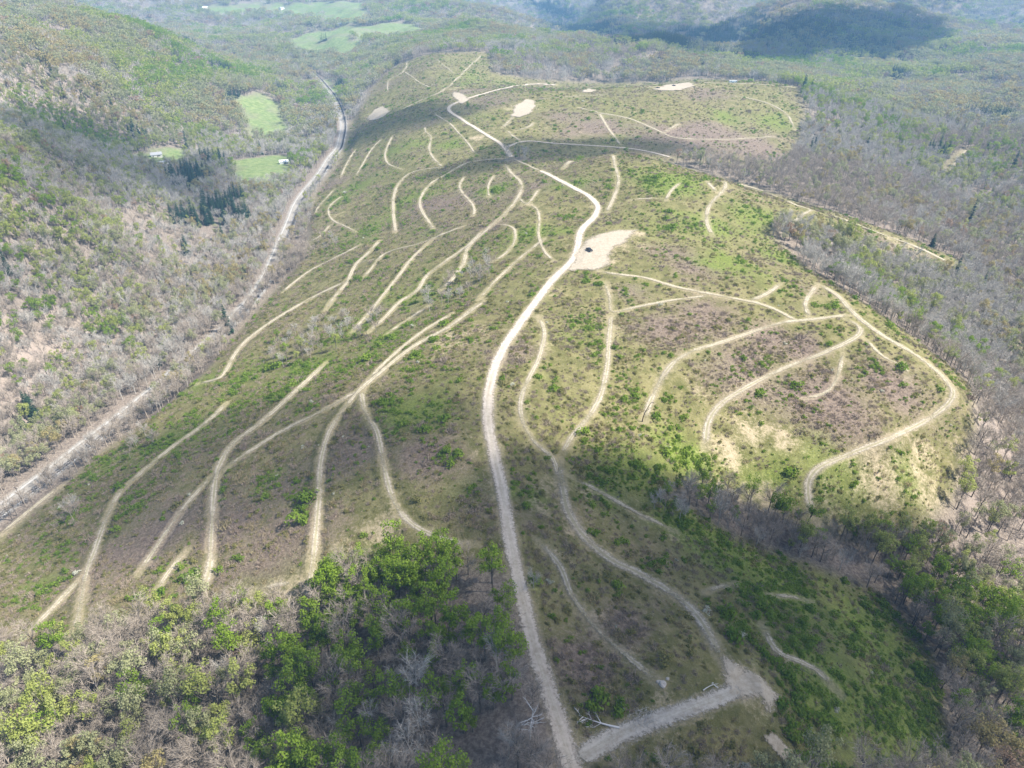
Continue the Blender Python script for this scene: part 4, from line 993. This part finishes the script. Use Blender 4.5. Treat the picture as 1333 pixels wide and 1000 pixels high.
dead_tree(836, 549, 'dark dead snag leaning at the lower end of a pale trail', 9, (3.6, 2.0), 2, 'dead_snag', M_TIE, 'dead snag', False, 4)
dead_tree(915, 900, 'short bleached log lying at the edge of the grey gravel pad', 4.5, None, 2, 'fallen_log', M_DEAD, 'log', True, 12, math.radians(20))
dead_tree(813, 925, 'small bleached branch lying upslope of the fallen tree', 3.0, None, 3, 'fallen_branch', M_DEAD, 'branch', True, 14, math.radians(120))
# a tangle of grey branches by the spur
bp = MB(); random.seed(77)
for _ in range(170):
    a = random.uniform(0, 2 * PI); q = 3.6 * math.sqrt(random.random()); p = Vector((math.cos(a) * q * 1.7, math.sin(a) * q * .8, random.uniform(.05, .7) * (1 - q / 4.2)))
    d = Vector((random.gauss(0, 1), random.gauss(0, .8), random.gauss(.1, .25))).normalized() * random.uniform(.8, 2.6); bp.tube([p - d / 2, p + d / 2], [.045, .02], 3)
bo = link('brush_pile', bp.mesh('brush_pile', [M_BARE[0]]), None, onground(826, 941), label='tangled grey brush pile between the fallen tree and the pale pad', category='brush pile'); bo.rotation_euler = (0, 0, math.radians(25))
# boulders
def rock(px, py, r, label, seed):
    g = np.random.default_rng(seed); me = bpy.data.meshes.new('rock'); import bmesh
    bm = bmesh.new(); bmesh.ops.create_icosphere(bm, subdivisions=3, radius=r)
    for v in bm.verts:
        c = v.co.normalized(); f = 1 + .5 * float(fbm(np.array(c.x * 1.3 + seed), np.array(c.y * 1.3 + c.z * 1.7), 1.0, 3, seed)); v.co = v.co * f; v.co.z *= .62
    bm.to_mesh(me); bm.free(); me.materials.append(M_ROCK)
    link('rock', me, None, onground(px, py, r * .15), label=label, category='rock', group='pale boulders')
rock(863, 891, .95, 'large pale rock at the end of the tan grass strip above the spur', 3)
rock(857, 888, .6, 'small pale rock touching the left side of the large pale rock', 9)
rock(869, 884, .45, 'smallest pale rock, just above the large pale rock', 15)
rock(760, 119, 2.4, 'white boulder on the far crest left of the far pale pad', 21)
#@@END@@

# ------------------------------------------------------------------ light, sky, air, camera
SUN = Vector((0.96, -0.16, 0)).normalized() * math.cos(math.radians(51)); SUN.z = math.sin(math.radians(51))
sd = bpy.data.lights.new('sun', 'SUN'); sd.energy = 5.0; sd.angle = math.radians(.6); sd.color = (1, .945, .85)
so_ = bpy.data.objects.new('sun', sd); COL.objects.link(so_); so_.rotation_euler = SUN.to_track_quat('Z', 'Y').to_euler(); so_.location = (0, 0, 900)
w = bpy.data.worlds.new('World'); SC.world = w; w.use_nodes = True
nt = w.node_tree; bg = nt.nodes['Background']; sky = nt.nodes.new('ShaderNodeTexSky'); sky.sky_type = 'NISHITA'; sky.sun_disc = False
sky.sun_elevation = math.radians(51); sky.sun_rotation = math.atan2(SUN.x, SUN.y); sky.air_density = 1.0; sky.dust_density = 1.5
nt.links.new(sky.outputs[0], bg.inputs[0]); bg.inputs[1].default_value = .085

HAZE = 0.00014
# clouds high above the frame; outlined from their shadows, one added for shade
def mat_cloud():
    m = ShaderTree('cloud'); d = m.attr('dens')
    df = m.n('ShaderNodeBsdfDiffuse'); df.inputs[0].default_value = (.9, .9, .9, 1); tr = m.n('ShaderNodeBsdfTransparent'); mx = m.n('ShaderNodeMixShader')
    m.l(d, mx.inputs[0]); m.l(tr.outputs[0], mx.inputs[1]); m.l(df.outputs[0], mx.inputs[2]); return m.done(mx.outputs[0])
M_CLOUD = mat_cloud()
CLOUDS = [ # density, edge softness (m), outline of the shadow in the picture
 (.72, 20, [(650,640),(700,600),(760,590),(860,620),(960,668),(1100,700),(1200,712),(1333,750),(1450,900),(1400,1150),(700,1150),(480,1060),(190,1030),(250,930),(340,860),(410,790),(500,740),(620,735)]),
 (.40, 22, [(500,520),(560,490),(640,500),(700,540),(720,600),(660,680),(560,690),(510,620)]),
 (.34, 22, [(110,650),(230,565),(400,520),(450,560),(330,650),(180,690)]),
 (.5, 18, [(462,172),(500,146),(560,132),(610,140),(590,155),(530,170),(490,180)]),
 (.5, 18, [(570,222),(620,200),(660,183),(745,178),(880,184),(960,200),(880,204),(750,203),(680,212),(620,226)]),
 (.94, 16, [(960,76),(985,45),(1020,22),(1080,9),(1160,11),(1220,30),(1225,55),(1160,79),(1080,73),(1040,84),(985,84)]),
 (.46, 40, [(-60,170),(-20,125),(60,130),(130,160),(200,205),(300,220),(335,255),(290,290),(200,262),(100,240),(0,215)]),
 (.5, 60, [(690,4),(760,22),(860,36),(950,30),(940,58),(880,68),(790,58),(720,34)]),  # added cloud: mild extra shade over the far conifer valley
 (.25, 40, [(-40,320),(60,300),(190,330),(210,370),(100,380),(-40,370)]),
]
for ci, (dens, soft, pts) in enumerate(CLOUDS):
    poly = px_poly(pts); alt = 620 + 60 * (ci % 3); c = poly.mean(0)
    x1, y1 = poly.min(0) - soft; x2, y2 = poly.max(0) + soft; st = max(6, max(x2 - x1, y2 - y1) / 80)
    X, Y = np.meshgrid(np.arange(x1, x2, st), np.arange(y1, y2, st)); dd = np.full(X.shape, 1e9)
    for a, b in zip(poly, np.roll(poly, -1, 0)):
        ab = b - a; t = np.clip(((X - a[0]) * ab[0] + (Y - a[1]) * ab[1]) / (ab @ ab + 1e-9), 0, 1)
        dd = np.minimum(dd, np.hypot(X - a[0] - t * ab[0], Y - a[1] - t * ab[1]))
    sdv = np.where(inpoly(X, Y, poly), dd, -dd) + soft * 1.6 * fbm(X, Y, soft * 3, 4, 300 + ci)
    f = sstep(-soft, soft, sdv); thick = f * (soft * .9 + soft * 1.4 * (fbm(X, Y, soft * 2, 4, 330 + ci) + .4))
    k = (alt + 40) / SUN.z; off = np.array([SUN.x, SUN.y]) * k; zb = alt + float(H(*c))
    k2 = np.arange(X.size).reshape(X.shape); q = np.stack([k2[:-1, :-1], k2[:-1, 1:], k2[1:, 1:], k2[1:, :-1]], -1).reshape(-1, 4)
    top = np.stack([X + off[0], Y + off[1], zb + 40 + thick], -1).reshape(-1, 3); bot = np.stack([X + off[0], Y + off[1], zb + 40 - thick * .25 - .5], -1).reshape(-1, 3)
    me = mesh_np('cloud', np.vstack([top, bot]), np.vstack([q, q[:, ::-1] + X.size]), [M_CLOUD], None, True, {'dens': np.concatenate([(f * dens * (1 + .5 * fbm(X, Y, soft, 3, 350 + ci))).ravel()] * 2).clip(0, .95)})
    link('cloud', me, kind='stuff', label='unseen white cloud high above the hills, shading the ground')

# the air
hb = MB(); zlo = float(GZ.min()) - 1.0; zhi = max(CAMZ, float(GZ.max()) + 30) + 15
hb.box((0, (9200 - 300) / 2, (zlo + zhi) / 2), (16600, 9500, zhi - zlo))
hm = ShaderTree('haze air'); pv = hm.n('ShaderNodeVolumePrincipled'); pv.inputs['Color'].default_value = (.30, .60, 1, 1); pv.inputs['Density'].default_value = HAZE; pv.inputs['Anisotropy'].default_value = 0.0
hm.l(pv.outputs[0], hm.out.inputs['Volume'])
ho = link('haze', hb.mesh('haze', [hm.m]), kind='stuff', label='thin pale blue haze filling the air over the valleys')

cd = bpy.data.cameras.new('camera'); cam = bpy.data.objects.new('camera', cd); COL.objects.link(cam); SC.camera = cam
cam.location = CAM; cam.rotation_euler = (math.radians(90) - PITCH, 0, 0)
cd.sensor_fit = 'HORIZONTAL'; cd.sensor_width = 36; cd.lens = 36 * F / 1333; cd.clip_start = 1; cd.clip_end = 20000
vs = SC.view_settings; vs.view_transform = 'Standard'; vs.look = 'None'; vs.gamma = 1; vs.exposure = 1.17
SC.cycles.transparent_max_bounces = 12; SC.cycles.max_bounces = 5; SC.cycles.diffuse_bounces = 2; SC.cycles.volume_bounces = 1
